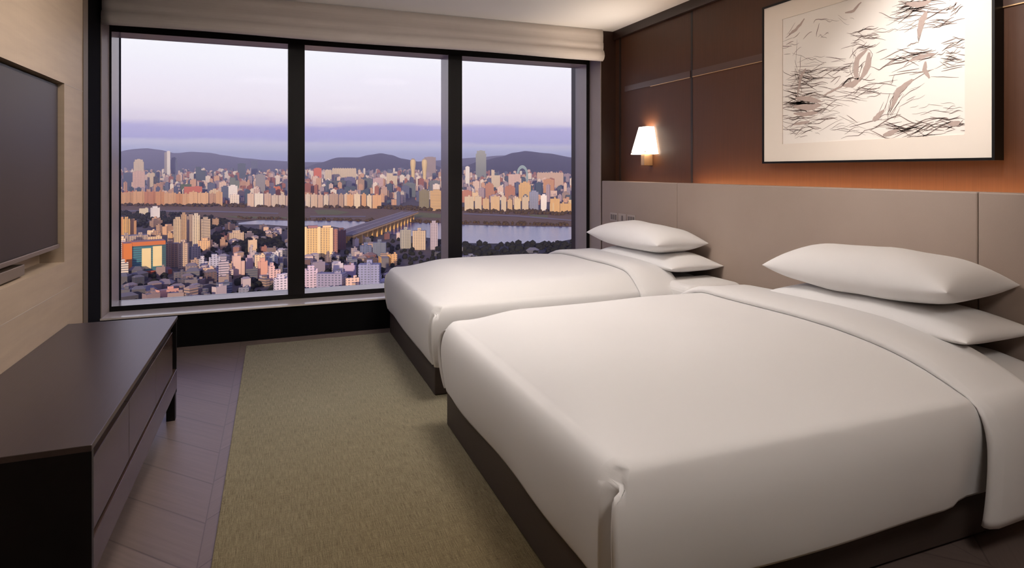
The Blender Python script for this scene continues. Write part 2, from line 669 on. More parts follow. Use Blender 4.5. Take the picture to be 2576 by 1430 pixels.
# wall sconce
sc_y = 4.45
sc = tag(empty('wall_sconce', (XR - 0.05, sc_y, 1.42)), 'lit wall lamp with tapered white shade beside the window', 'wall lamp')
bm = bmesh.new()
tb, tt = 0.128, 0.066
db, dt = 0.125, 0.085
z0, z1 = 1.42, 1.652
outer = lambda hw, dp, z: [(XR - 0.012, sc_y - hw, z), (XR - dp + 0.012, sc_y - hw, z), (XR - dp, sc_y - hw + 0.012, z), (XR - dp, sc_y + hw - 0.012, z), (XR - dp + 0.012, sc_y + hw, z), (XR - 0.012, sc_y + hw, z)]
grid_mesh(bm, [outer(tb, db, z0), outer(tt, dt, z1)], closed=True)
grid_mesh(bm, [outer(tb - 0.004, db - 0.004, z0), outer(tt - 0.004, dt - 0.004, z1)], closed=True, flip=True)
a, b = outer(tb, db, z0), outer(tb - 0.004, db - 0.004, z0)
grid_mesh(bm, [b, a], closed=True)
a, b = outer(tt, dt, z1), outer(tt - 0.004, dt - 0.004, z1)
grid_mesh(bm, [a, b], closed=True)
local(link('lamp_shade', bm, M['shade']), sc)
for s in (-1, 1):
    bm = bmesh.new()
    bmesh.ops.create_uvsphere(bm, u_segments=10, v_segments=6, radius=0.005, matrix=Matrix.Translation((XR - db + 0.002, sc_y + s * (tb - 0.026), z0 + 0.018)))
    local(link('stud', bm, M['brass'], smooth=True), sc)
local(box('bracket', XR - 0.085, XR, sc_y - 0.030, sc_y + 0.022, 1.325, 1.424, M['brass'], bevel=0.004), sc)
local(box('wall_plate', XR - 0.012, XR, sc_y - 0.025, sc_y + 0.025, 1.38, 1.60, M['brass'], bevel=0.002), sc)
lamp('sconce_bulb', 'POINT', (XR - 0.065, sc_y, 1.60), 2.2, (1.0, 0.82, 0.62), shadow_soft_size=0.025)

up = lamp('sconce_fill_spot', 'SPOT', (XR - 0.075, sc_y, 1.63), 55, (1.0, 0.86, 0.72), spot_size=math.radians(120), spot_blend=1.0, shadow_soft_size=0.03)  # extra spot added in the shade to brighten ceiling and blind
aim(up, (1.6, 4.55, 2.75))

# ------------------------------------------------------------------ framed drawing
AY0, AY1, AZ0, AZ1 = 1.752, 3.095, 1.338, 2.315
art = tag(empty('framed_drawing', (XR - 0.03, 2.42, 1.34)), 'large pencil drawing in a deep black frame over the headboard', 'picture')
bm = bmesh.new()
t = 0.012
AX = XR - 0.062
for (a, b, c, d) in ((AY0 - t, AY1 + t, AZ0 - t, AZ0), (AY0 - t, AY1 + t, AZ1, AZ1 + t), (AY0 - t, AY0, AZ0, AZ1), (AY1, AY1 + t, AZ0, AZ1)):
    add_box(bm, AX, XR, a, b, c, d)
local(link('frame', bm, M['black']), art)
PY0, PY1, PZ0, PZ1 = 1.868, 2.945, 1.445, 2.215
MX = AX + 0.006
bm = bmesh.new()
for (a, b, c, d) in ((AY0, AY1, AZ0, PZ0), (AY0, AY1, PZ1, AZ1), (AY0, PY0, PZ0, PZ1), (PY1, AY1, PZ0, PZ1)):
    add_box(bm, MX, MX + 0.006, a, b, c, d)
local(link('mount', bm, M['mat']), art)
PX = MX + 0.005
local(box('paper', PX, PX + 0.006, PY0, PY1, PZ0, PZ1, M['paper']), art)

rnd = random.Random(11)


def art_pt(cx, cy):
    """crop coordinates of the photograph's picture -> the paper's plane"""
    p = on_wall_x(1880 + cx / 3.25, cy / 3.25, PX)
    return p


def stroke(bm, pts, w, x):
    """tapered ribbon lying on the paper"""
    P = [Vector((x, p.y, p.z)) for p in pts]
    n = len(P)
    L_, R_ = [], []
    for i, p in enumerate(P):
        d = (P[min(i + 1, n - 1)] - P[max(i - 1, 0)])
        if d.length < 1e-6:
            d = Vector((0, 1, 0))
        d.normalize()
        nrm = Vector((0, -d.z, d.y))
        k = 1.55 * w * (0.25 + 0.75 * math.sin(PI * (i + 0.35) / (n - 0.3)))
        for q in (L_, R_):
            q.append((p + nrm * (k if q is L_ else -k)))
    def ok(v):
        return Vector((x, min(max(v.y, PY0), PY1), min(max(v.z, PZ0), PZ1)))
    grid_mesh(bm, [[ok(v) for v in L_], [ok(v) for v in R_]])


bmP, bmW = bmesh.new(), bmesh.new()


def scribble(cx, cy, sx, sy, n, ln, ang, wd=0.0012, spread=0.25, bm=None, wob=14):
    for _ in range(n):
        x0 = cx + rnd.gauss(0, sx)
        y0 = cy + rnd.gauss(0, sy)
        l = ln * rnd.uniform(0.5, 1.3)
        a = ang + rnd.gauss(0, spread)
        k = rnd.uniform(-wob, wob)
        pts = []
        for i in range(7):
            u = i / 6 - 0.5
            pts.append(art_pt(x0 + l * u * math.cos(a) - k * math.sin(u * 5) * math.sin(a),
                              y0 - l * u * math.sin(a) + k * math.sin(u * 5 + 0.6)))
        stroke(bm or bmP, pts, wd * rnd.uniform(0.6, 1.3), PX - 0.0006)


def line(pts, w=0.0016, bm=None):
    P = []
    for i in range(len(pts) - 1):
        (a, b), (c, d) = pts[i], pts[i + 1]
        for k in range(4):
            u = k / 4
            P.append(art_pt(a + (c - a) * u + rnd.uniform(-3, 3), b + (d - b) * u + rnd.uniform(-3, 3)))
    P.append(art_pt(*pts[-1]))
    stroke(bm or bmP, P, w, PX - 0.0006 - (0.0003 if bm is bmW else 0))


# soft washes of the darker shapes
for pts, w in (([(980, 400), (900, 480), (885, 600), (905, 650)], 0.010), ([(1000, 430), (985, 540), (930, 640)], 0.012), ([(930, 640), (860, 690), (790, 700)], 0.011),
               ([(1355, 650), (1240, 740), (1180, 880)], 0.010), ([(1120, 900), (1060, 960), (1025, 985)], 0.009), ([(1470, 90), (1430, 170), (1400, 300)], 0.010),
               ([(480, 560), (440, 620), (410, 780)], 0.006), ([(1460, 500), (1450, 570), (1490, 640)], 0.007), ([(930, 20), (870, 90), (800, 105)], 0.005),
               ([(470, 155), (400, 240), (340, 280)], 0.006), ([(620, 780), (700, 740), (780, 700)], 0.004),
               ([(1230, 1060), (1170, 1090), (1110, 1108)], 0.008), ([(390, 800), (500, 810), (600, 830)], 0.010), ([(380, 870), (500, 880), (600, 860)], 0.012), ([(380, 930), (480, 935), (580, 920)], 0.008),
               ([(380, 1020), (440, 1010), (510, 990)], 0.006), ([(1300, 30), (1400, 40), (1500, 10)], 0.009), ([(1640, 1020), (1700, 1010), (1740, 1000)], 0.008),
               ([(1320, 500), (1420, 460), (1530, 445)], 0.006)):
    line(pts, w, bmW)
# hatching and waves
scribble(480, 850, 70, 45, 70, 150, 0.04, 0.0015, 0.10)
scribble(450, 640, 70, 50, 26, 150, -0.05)
scribble(430, 740, 70, 60, 24, 170, 0.05)
scribble(450, 1000, 80, 60, 20, 150, 0.05)
scribble(520, 960, 130, 60, 14, 180, 0.1)
scribble(400, 1100, 90, 25, 8, 90, 0.12, 0.0008)
scribble(700, 560, 90, 40, 22, 150, 0.2)
scribble(560, 500, 110, 30, 10, 140, -0.15, 0.0008)
scribble(970, 300, 80, 40, 20, 170, 0.05)
scribble(960, 370, 60, 25, 12, 110, 0.15)
scribble(340, 330, 50, 80, 12, 100, 0.5)
scribble(640, 280, 20, 14, 6, 40, 0.3, 0.0007)
scribble(720, 180, 70, 20, 6, 80, -0.2, 0.0006)
scribble(1000, 720, 100, 40, 14, 220, 0.12)
scribble(820, 800, 90, 60, 12, 190, -0.12, 0.0008)
scribble(1250, 540, 110, 60, 14, 220, 0.25)
scribble(1420, 445, 90, 20, 10, 200, 0.2)
scribble(1390, 60, 90, 45, 46, 200, 0.15, 0.0014)
scribble(1320, 180, 60, 30, 10, 140, 0.1, 0.0008)
scribble(1580, 190, 80, 30, 12, 150, 0.25)
scribble(1690, 60, 30, 30, 12, 70, 0.8)
scribble(1690, 380, 40, 40, 14, 110, 0.3)
scribble(1680, 470, 50, 30, 14, 130, 0.15)
scribble(1670, 545, 50, 20, 5, 140, 0.0)
scribble(1330, 800, 90, 60, 8, 130, 0.4, 0.0007)
scribble(1180, 900, 70, 50, 8, 120, 1.2, 0.0008)
scribble(1330, 1040, 130, 30, 30, 240, 0.15, 0.0014)
scribble(1400, 1085, 120, 20, 12, 200, -0.02)
scribble(1660, 1020, 60, 30, 20, 140, 0.1, 0.0013)
scribble(1560, 910, 90, 40, 12, 150, 0.1, 0.0008)
scribble(880, 1040, 110, 30, 10, 200, 0.08, 0.0007)
scribble(700, 920, 80, 50, 10, 130, 0.1, 0.0008)
scribble(900, 550, 40, 90, 22, 90, 1.1, 0.0012)
scribble(850, 670, 50, 20, 14, 90, 0.6, 0.0012)
scribble(1210, 780, 30, 70, 12, 100, 1.1, 0.001)
scribble(410, 700, 14, 120, 12, 180, 1.5, 0.0010)
line([(1000, 545), (1080, 570), (1180, 500), (1300, 460), (1420, 430), (1540, 440)], 0.002)
line([(1070, 575), (1160, 530), (1290, 500), (1450, 480), (1545, 465)], 0.0016)
line([(770, 1135), (830, 1110), (910, 1110), (960, 1070), (1080, 1035), (1180, 1045)], 0.0012)
line([(620, 800), (680, 750), (770, 710), (830, 640), (900, 620)], 0.0018)
line([(990, 400), (920, 450), (880, 540), (900, 640), (830, 640), (770, 700), (860, 715), (940, 640), (1010, 500), (1025, 440), (990, 400)], 0.002)
line([(1360, 650), (1290, 690), (1220, 750), (1170, 830), (1165, 920), (1215, 800), (1300, 720), (1360, 650)], 0.0016)
line([(1150, 810), (1120, 900), (1030, 970), (1040, 990), (1120, 940), (1220, 930)], 0.0014)
line([(1500, 60), (1420, 150), (1395, 240), (1400, 340), (1430, 240), (1460, 180)], 0.0016)
line([(1400, 345), (1340, 360), (1305, 380)], 0.0018)
line([(1500, 630), (1600, 628), (1730, 632)], 0.001)
line([(540, 190), (560, 160), (650, 155)], 0.0012, None)
line([(590, 190), (570, 250), (565, 300)], 0.0016, None)
me_ = bpy.data.meshes.new('wash')
bmW.to_mesh(me_)
bmW.free()
n0 = len(bmP.faces)
bmP.from_mesh(me_)
bmP.faces.ensure_lookup_table()
for f in bmP.faces[n0:]:
    f.material_index = 1
bpy.data.meshes.remove(me_)
local(link('drawn_lines', bmP, [M['pencil'], M['pencil2']]), art)

# ------------------------------------------------------------------ floor covering, media desk
bm = bmesh.new()
add_box(bm, -0.19, 1.50, -0.6, 4.87, 0.0, 0.009)
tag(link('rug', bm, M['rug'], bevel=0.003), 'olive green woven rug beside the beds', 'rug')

DX0, DX1, DY0, DY1, DZ = XL, -0.47, 2.0, 3.62, 0.524
desk = tag(empty('media_console', (-0.71, 2.8, 0)), 'low dark wood media console under the television', 'console')
local(box('worktop', DX0, DX1, DY0, DY1, DZ - 0.018, DZ, M['desk_top'], bevel=0.002), desk)
local(box('end_panel', DX0 + 0.01, DX1, DY0 + 0.001, DY0 + 0.022, 0.0, DZ - 0.018, M['black'], bevel=0.001), desk)
local(box('end_panel', DX0 + 0.01, DX1 - 0.004, DY1 - 0.016, DY1 - 0.001, 0.13, DZ - 0.018, M['black'], bevel=0.001), desk)
local(box('carcass', DX0 + 0.01, DX1 - 0.03, DY0 + 0.022, DY1 - 0.016, 0.15, DZ - 0.020, M['black']), desk)
for a, b in ((2.024, 2.510), (2.514, 3.04), (3.044, 3.50)):
    d = local(box('drawer', DX1 - 0.03, DX1 - 0.008, a, b, 0.262, 0.468, M['drawer'], bevel=0.001), desk)
    d.name = 'drawer'
    h = box('handle', DX1 - 0.012, DX1 - 0.001, a + 0.06, b - 0.06, 0.2625, 0.268, M['brass'])
    h.parent = d
    h.matrix_parent_inverse = Matrix.Translation(-Vector(desk.location))
local(box('lower_rail', DX1 - 0.03, DX1 - 0.002, DY0 + 0.022, DY1 - 0.016, 0.150, 0.252, M['drawer'], bevel=0.002), desk)
for (x, y) in ((DX1 - 0.045, DY1 - 0.06), (DX0 + 0.04, DY1 - 0.06)):
    local(box('leg', x, x + 0.04, y, y + 0.045, 0.0, 0.15, M['black'], bevel=0.002), desk)

# ------------------------------------------------------------------ beds


def smooth(a, b, x):
    t = max(0.0, min(1.0, (x - a) / (b - a)))
    return t * t * (3 - 2 * t)


def bulge(t, b, hem=0.6):
    """how far the hanging side stands out: quick shoulder, round belly, drawn in at the hem"""
    if t < 0.42:
        return b * math.sqrt(max(0.0, 1 - (1 - t / 0.42) ** 2))
    return b * (hem + (1 - hem) * math.cos((t - 0.42) / 0.58 * PI / 2) ** 0.8) if t < 1 else b * hem


class Duvet:
    def __init__(s, x0, xh, y0, y1, ztop=0.605, zedge=0.47, zhem=0.188, seed=0, radii=(.3, .5, .3), belly=(.06, .08, .06)):
        s.b0, s.b1, s.b2 = belly
        s.x0, s.xh, s.y0, s.y1 = x0, xh, y0, y1
        s.ztop, s.zedge, s.zhem, s.seed = ztop, zedge, zhem, seed
        s.R = 0.34
        s.R0, s.R1, s.R2 = radii

    def topz(s, w, x, y):
        h = s.ztop - s.zedge

        def S_(d, r):
            q_ = max(0.0, min(1.0, d / r))
            return (1 - (1 - q_) ** 2.0)
        q = S_(x - s.x0, s.R0) * S_(y - s.y0, s.R1) * S_(s.y1 - y, s.R2)
        z = s.zedge + h * q
        n = noise.noise(Vector((x * 1.3 + s.seed, y * 1.5, 0.3))) * 0.022 + noise.noise(Vector((x * 3.1, y * 2.7 + s.seed, 5))) * 0.006
        # puffier in the middle of the width
        mid = 1 - abs((y - s.y0) / (s.y1 - s.y0) * 2 - 1) ** 2
        return z + q * (n + 0.018 * mid)

    def ring(s, w, zfun, offx, npt_side=46, drop=0.0):
        """U-shaped path: near side head->foot, near corner, foot, far corner, far side"""
        W = s.y1 - s.y0
        r = 0.03 + 0.175 * smooth(0, 0.16, w) - 0.15 * smooth(0.2, 0.6, w)
        r = max(0.0, min(r, W / 2 - w))
        ya, yb, xa = s.y0 + w, s.y1 - w, s.x0 + w
        pts = []
        n1 = npt_side
        for i in range(n1):
            u = math.sin(PI / 2 * i / n1)
            pts.append((s.xh + (xa + r - s.xh) * u, ya, 'near', u))
        nc = 54
        for i in range(nc):
            a = PI / 2 * i / nc
            pts.append((xa + r - r * math.sin(a), ya + r - r * math.cos(a), 'c1', i / nc))
        nf = 84
        for i in range(nf):
            u = (1 - math.cos(PI * i / nf)) / 2
            pts.append((xa, ya + r + (yb - ya - 2 * r) * u, 'foot', u))
        for i in range(nc):
            a = PI / 2 * i / nc
            pts.append((xa + r - r * math.cos(a), yb - r + r * math.sin(a), 'c2', i / nc))
        for i in range(n1 + 1):
            u = 1 - math.cos(PI / 2 * i / n1)
            pts.append((xa + r + (s.xh - xa - r) * u, yb, 'far', u))
        return pts

    def build(s, name, parent=None):
        rows = []
        W = s.y1 - s.y0
        ws = [W / 2 - 0.028 * k for k in range(int(W / 2 / 0.028))] + [0.02, 0.01, 0.0]
        ws = sorted({round(w, 4) for w in ws if w > 0.03 or w <= 0.02}, reverse=True)
        for w in ws:
            rows.append([(x, y, s.topz(w, x, y)) for (x, y, _, _) in s.ring(w, None, 0)])
        K = 40
        base = s.ring(0.0, None, 0)
        n = len(base)
        # arc length positions of the two corner notches
        idx = {'c1': [i for i, p in enumerate(base) if p[2] == 'c1'], 'c2': [i for i, p in enumerate(base) if p[2] == 'c2']}
        arc = [0.0]
        for i in range(1, n):
            arc.append(arc[-1] + math.hypot(base[i][0] - base[i - 1][0], base[i][1] - base[i - 1][1]))
        for k in range(1, K + 1):
            t_ = k / K
            row = []
            sg0, sg1, sg2 = bulge(t_, s.b0), bulge(t_, s.b1), bulge(t_, s.b2)
            dep = 0.085 * smooth(0.05, 0.38, t_)
            wide = 0.055 + 0.022 * t_
            rr = 0.016
            r0 = 0.03
            for i, (x, y, tg, u) in enumerate(base):
                rip = (0.006 * noise.noise(Vector((arc[i] * 2.3, s.seed, 2))) * t_ + 0.004 * math.sin(arc[i] * 7 + s.seed) * t_ ** 2)
                z = s.zedge + (s.zhem - s.zedge) * t_ + 0.006 * t_ * math.sin(arc[i] * 3.1 + 1 + s.seed)
                if tg == 'near':
                    off = sg1 * (1 - 0.75 * smooth(2.02, 2.15, x) * t_) + rip * smooth(0.9, 1.2, x)
                    X, Y = x, y - off
                    # the side panel runs on to the squared corner
                    X = x - sg0 * smooth(0.25, 0.0, x - s.x0)
                elif tg == 'far':
                    X, Y = x - sg0 * smooth(0.25, 0.0, x - s.x0), y + sg2 + rip * smooth(0.9, 1.2, x)
                elif tg == 'foot':
                    m_ = smooth(0.0, 0.2, min(y - s.y0, s.y1 - y) - r0)
                    X = x - sg0 - rip * m_
                    Y = y
                else:
                    # corner cloth: a tight quarter turn, then the foot panel with its inward fold
                    v = u if tg == 'c1' else 1 - u          # 0 at the side panel, 1 at the foot panel
                    sgs = sg1 if tg == 'c1' else sg2
                    xf = s.x0 - sg0
                    if v < 0.24:
                        a = PI / 2 * v / 0.24
                        X = xf + rr - rr * math.sin(a)
                        dy = rr - rr * math.cos(a)
                        if v == 0:
                            X = xf + r0
                    else:
                        X = xf
                        dy = rr + (sgs + r0 - rr) * (v - 0.24) / 0.76
                    X0_ = x - sg0
                    dy0 = (y - s.y0 if tg == 'c1' else s.y1 - y)
                    bl = smooth(0.0, 0.22, t_)
                    X = X0_ * (1 - bl) + X * bl
                    DY = (dy0) * (1 - bl) + (dy - sgs) * bl
                    q = DY + sgs
                    if q > rr * 0.8:
                        e = q - rr * 0.8
                        if e < 0.006:
                            X += dep * e / 0.006
                        elif e < wide:
                            X += dep * (0.5 + 0.5 * math.cos((e - 0.006) / (wide - 0.006) * PI))
                    Y = s.y0 + DY if tg == 'c1' else s.y1 - DY
                row.append((X, Y, z))
            rows.append(row)
        bm = bmesh.new()
        grid_mesh(bm, rows, flip=True)
        bmesh.ops.remove_doubles(bm, verts=bm.verts, dist=0.0006)
        bmesh.ops.dissolve_degenerate(bm, edges=bm.edges, dist=0.0015)
        bmesh.ops.recalc_face_normals(bm, faces=bm.faces)
        o = link(name, bm, M['linen'], parent, smooth=True)
        so = o.modifiers.new('thick', 'SOLIDIFY')
        so.thickness = 0.012
        so.offset = -1
        return o

    def section(s, x, lift):
        """cross-section of the bed at a length x: near hem, over the top, to the far hem, pushed out by lift"""
        P = []
        K = 16
        for k in range(K, 0, -1):
            t_ = k / K
            sag = bulge(t_, s.b1, 0.75)
            P.append((s.y0 - sag, s.zedge + (s.zhem - 0.07 - s.zedge) * t_, -1, 0.0))
        W = s.y1 - s.y0
        ws = [0, .006, .02, .04, .065, .10, .14, .19, .25, .30, .34]
        for w in ws:
            ang = min(1, w / 0.25)
            P.append((s.y0 + w, s.topz(w, x, s.y0 + w), -(1 - ang), ang))
        for i in range(1, 20):
            w_ = .34 + (W - .68) * i / 20
            w2 = min(w_, W - w_)
            P.append((s.y0 + w_, s.topz(w2, x, s.y0 + w_), 0, 1))
        for w in reversed(ws):
            ang = min(1, w / 0.25)
            P.append((s.y1 - w, s.topz(w, x, s.y1 - w), (1 - ang), ang))
        for k in range(1, K + 1):
            t_ = k / K
            sag = bulge(t_, s.b2, 0.75)
            P.append((s.y1 + sag, s.zedge + (s.zhem - s.zedge) * t_, 1, 0.0))
        out = []
        for (y, z, ny, nz) in P:
            l = math.hypot(ny, nz) or 1
            out.append((x, y + ny / l * lift, z + nz / l * lift))
        return out

    def band(s, xa, xb, parent, thick=0.030):
        """the duvet's turned-back edge lying over it"""
        rows = []
        prof = [(0.0, 0.002), (-0.006, thick * 0.45), (0.004, thick * 0.85), (0.03, thick * 1.1), (0.10, thick * 1.15), (0.5, thick), (0.9, thick * 1.05), (0.97, thick * 0.8), (1.0, thick * 0.4), (0.995, 0.002)]
        for u, lift in prof:
            x = xa + (xb - xa) * u if u > 0.031 else xa + u
            row = s.section(x, lift)
            row = [(px + 0.007 * noise.noise(Vector((py * 3.0, s.seed, 1))) + 0.004 * math.sin(py * 9), py, pz) for px, py, pz in row]
            rows.append(row)
        bm = bmesh.new()
        vr = grid_mesh(bm, rows)
        bm.faces.new([r[0] for r in vr])
        bm.faces.new([r[-1] for r in reversed(vr)])
        bmesh.ops.recalc_face_normals(bm, faces=bm.faces)
        return link('turned_back_edge', bm, M['linen'], parent, smooth=True)


def pillow(name, cx, cy, cz, dx, dy, th, mat, seed=0, rz=0.0, tilt=0.0, rx=0.0, sag=0.0, top_k=0.5):
    """plump pillow with pinched corners and a seam"""
    bm = bmesh.new()
    n = 36

    def pt(i, j, side):
        u = math.sin((i / n * 2 - 1) * PI / 2)
        v = math.sin((j / n * 2 - 1) * PI / 2)
        f = (max(0, 1 - abs(u) ** 2.4) ** 0.5) * (max(0, 1 - abs(v) ** 3.0) ** 0.48)
        x = u * dx / 2 * (1 - 0.05 * (1 - v * v) * abs(u) ** 3)
        y = v * dy / 2 * (1 - 0.035 * (1 - u * u) * abs(v) ** 3)
        k = top_k if side > 0 else 1 - top_k
        nz = noise.noise(Vector((x * 6, y * 5, seed))) * 0.012 * f
        z = side * th * k * f + nz
        corner = (abs(u) * abs(v)) ** 3
        z -= sag * corner
        return (x, y, z)
    top = [[pt(i, j, 1) for j in range(n + 1)] for i in range(n + 1)]
    bot = [[pt(i, j, -1) for j in range(n + 1)] for i in range(n + 1)]
    grid_mesh(bm, top)
    grid_mesh(bm, bot, flip=True)
    bmesh.ops.remove_doubles(bm, verts=bm.verts, dist=0.0004)
    bmesh.ops.recalc_face_normals(bm, faces=bm.faces)
    o = link(name, bm, mat, smooth=True)
    o.location = (cx, cy, cz)
    o.rotation_euler = (rx, tilt, rz)
    return o


def make_bed(y0, y1, x0, label, my0):
    b = tag(empty('bed', (1.8, (y0 + y1) / 2, 0)), label, 'bed', 'twin beds')
    local(box('bed_base', x0, XH - 0.002, y0 + 0.06, y1 - 0.03, 0.012, 0.215, M['base'], bevel=0.004), b)
    # mattress with tight white sheet
    bm = bmesh.new()
    rows = []
    r = 0.16
    for ins, z in ((0.03, 0.216), (0.0, 0.23), (0.0, 0.42), (0.02, 0.47), (0.07, 0.51), (0.18, 0.54)):
        xa, ya, yb_, xb_ = x0 + 0.10 + ins, y0 + my0 + ins, y1 - 0.05 - ins, XH - 0.004 - ins * 0.3
        row = []
        for cx, cy, a0 in ((xb_ - .05, ya + .05, -PI / 2), (xb_ - .05, yb_ - .05, 0), (xa + r, yb_ - r, PI / 2), (xa + r, ya + r, PI)):
            rr_ = .05 if cx > 2 else r
            for k in range(9):
                a = a0 + PI / 2 * k / 8
                row.append((cx + rr_ * math.cos(a), cy + rr_ * math.sin(a), z))
        rows.append(row)
    vr = grid_mesh(bm, rows, closed=True)
    bm.faces.new(vr[-1])
    bm.faces.new(list(reversed(vr[0])))
    bmesh.ops.recalc_face_normals(bm, faces=bm.faces)
    m = link('mattress', bm, M['sheet'], smooth=True)
    local(m, b)
    return b


# near bed
NB = Duvet(0.835, 2.36, 1.385, 2.99, ztop=0.615, zedge=0.525, seed=1.3, radii=(.30, .55, .32), belly=(.065, .075, .06))
FB = Duvet(0.865, 2.36, 3.37, 4.84, ztop=0.60, zedge=0.525, seed=4.1, radii=(.34, .20, .36), belly=(.06, .05, .05))
del_label = None
make_bed(1.36, 3.02, 0.805, 'wide bed farther from the window, dark base and white linen', 0.07)
make_bed(3.34, 4.88, 0.845, 'bed beside the window, dark base and white linen', 0.07)
bf = [o for o in S.objects if o.name.startswith('bed.')][0]
local(box('sheet_overhang', 2.38, XH - 0.006, 3.14, 3.52, 0.42, 0.563, M['sheet'], bevel=0.06), bf).modifiers['bevel'].segments = 6
for D, lab in ((NB, 'smooth white duvet draped over the bed under the drawing, edge turned back'), (FB, 'smooth white duvet draped over the bed by the window, edge turned back')):
    root = tag(empty('duvet', (1.5, (D.y0 + D.y1) / 2, 0.5)), lab, 'duvet', 'duvets on the beds')
    local(D.build('cover'), root)
    local(D.band(2.16, 2.48, None), root)

for (cx, cy, cz, dx, dy, th, lab, sg, sd) in (
        (2.61, 2.03, 0.640, 0.44, 1.02, 0.145, 'flatter white pillow under another on the bed below the drawing', 0.0, 1),
        (2.60, 2.06, 0.802, 0.44, 0.95, 0.225, 'plump white pillow on top of the stack below the drawing', 0.0, 2),
        (2.62, 3.86, 0.637, 0.42, 1.00, 0.135, 'flatter white pillow under another on the bed by window', 0.0, 3),
        (2.59, 3.98, 0.778, 0.42, 1.00, 0.200, 'plump white pillow on top of the stack by the window', 0.0, 4)):
    tag(pillow('pillow', cx, cy, cz, dx, dy, th, M['linen2'], seed=sd, sag=sg, top_k=0.56, rx=-0.03 if sd == 2 else 0.0), lab, 'pillow', 'white bed pillows')

# drum housings made up for the added lamps, above the frame's top edge
for i, (p, sz, e, eu) in enumerate(FILL_LAMPS):
    rt = tag(empty('added_drum_lamp', (p[0], p[1], ZC)), ('wide white drum lamp added over the gap between the beds', 'white drum lamp added over the rug', 'white drum lamp added over the floor on the near side of the beds')[i], 'ceiling lamp')
    bm = bmesh.new()
    r = sz / 2 + 0.02
    ring = lambda rr, z: [(p[0] + rr * math.cos(a * PI / 24), p[1] + rr * math.sin(a * PI / 24), z) for a in range(48)]
    grid_mesh(bm, [ring(r, p[2] + 0.05), ring(r, p[2] - 0.05), ring(r - 0.006, p[2] - 0.05), ring(r - 0.006, p[2] + 0.05)], closed=True)
    local(link('drum', bm, M['whitepaint']), rt)
    bm = bmesh.new()
    bmesh.ops.create_cone(bm, cap_ends=True, segments=10, radius1=0.004, radius2=0.004, depth=ZC - p[2], matrix=Matrix.Translation((p[0], p[1], (ZC + p[2]) / 2)))
    local(link('cord', bm, M['whitepaint']), rt)
# ------------------------------------------------------------------ the city below and beyond
GZ = -150.0                         # street level under the window
RISE0, RISE1, RISE_H = 2700.0, 8500.0, 112.0


def ground_z(d):
    return GZ + RISE_H * max(0.0, min(1.0, (d - RISE0) / (RISE1 - RISE0)))


def at_ground(px, py):
    """where the ray of a pixel meets the ground"""
    r = px_ray(px, py)
    lo, hi = 100.0, 30000.0
    for _ in range(50):
        m = (lo + hi) / 2
        if EYE + r.z * m > ground_z(m):
            lo = m
        else:
            hi = m
    return r * lo + Vector((0, 0, EYE)), lo


def mat_facade(name, floor_h=3.0, bay=3.4, win=(0.5, 0.55), glass=(0.05, 0.07, 0.11), rough=0.6, mixv=0.8, band=False):
    t = NT(name)
    oi = t.n('ShaderNodeObjectInfo')
    tc = t.n('ShaderNodeTexCoord')
    sp = t.n('ShaderNodeSeparateXYZ')
    t.l(tc.outputs['Object'], sp.inputs[0])
    ns = t.n('ShaderNodeSeparateXYZ')
    t.l(tc.outputs['Normal'], ns.inputs[0])
    ax = t.math('ABSOLUTE', ns.outputs[0])
    ay = t.math('ABSOLUTE', ns.outputs[1])
    selx = t.math('GREATER_THAN', ay, ax)
    u = t.math('ADD', t.math('MULTIPLY', sp.outputs[0], selx), t.math('MULTIPLY', sp.outputs[1], t.math('SUBTRACT', 1.0, selx)))
    fu = t.math('FRACT', t.math('ADD', t.math('DIVIDE', u, bay), 100.25))
    fz = t.math('FRACT', t.math('ADD', t.math('DIVIDE', sp.outputs[2], floor_h), 0.1))
    wu = t.math('LESS_THAN', fu, win[0])
    wz = t.math('LESS_THAN', fz, win[1])
    w = wz if band else t.math('MULTIPLY', wu, wz)
    side = t.math('LESS_THAN', t.math('ABSOLUTE', ns.outputs[2]), 0.5)
    w = t.math('MULTIPLY', t.math('MULTIPLY', w, side), mixv)
    nz = t.noise(t.coord(scale=(0.12, 0.12, 0.12)), 1.0, 3)
    wall = t.mix(t.math('MULTIPLY', nz, 0.25), oi.outputs['Color'], (0.25, 0.22, 0.2))
    roof = t.mix(0.6, oi.outputs['Color'], (0.20, 0.20, 0.21))
    c = t.mix(side, roof, wall)
    c = t.mix(w, c, (*glass,))
    t.base(c)
    t.set(t.math('SUBTRACT', rough, t.math('MULTIPLY', w, 0.25)), 0, 0.4)
    return t.m


M['apt'] = mat_facade('apartment_facade', 3.0, 4.2, (0.55, 0.5), mixv=0.72)
M['tower'] = mat_facade('tower_facade', 6.0, 7.5, (0.5, 0.6), mixv=0.6)
M['office'] = mat_facade('office_facade', 4.0, 3.0, (0.8, 0.6), glass=(0.03, 0.05, 0.08), mixv=0.85, rough=0.4)
M['banded'] = mat_facade('banded_facade', 3.2, 4.0, (0.5, 0.5), mixv=0.75, band=True)
M['solid'] = mat_facade('rendered_wall', 3.0, 4.0, (0.0, 0.0), mixv=0.0)
CITY_RND = random.Random(5)


def col(o, c, v=0.0):
    o.color = (*[lin(x) for x in c], 1)
    return o


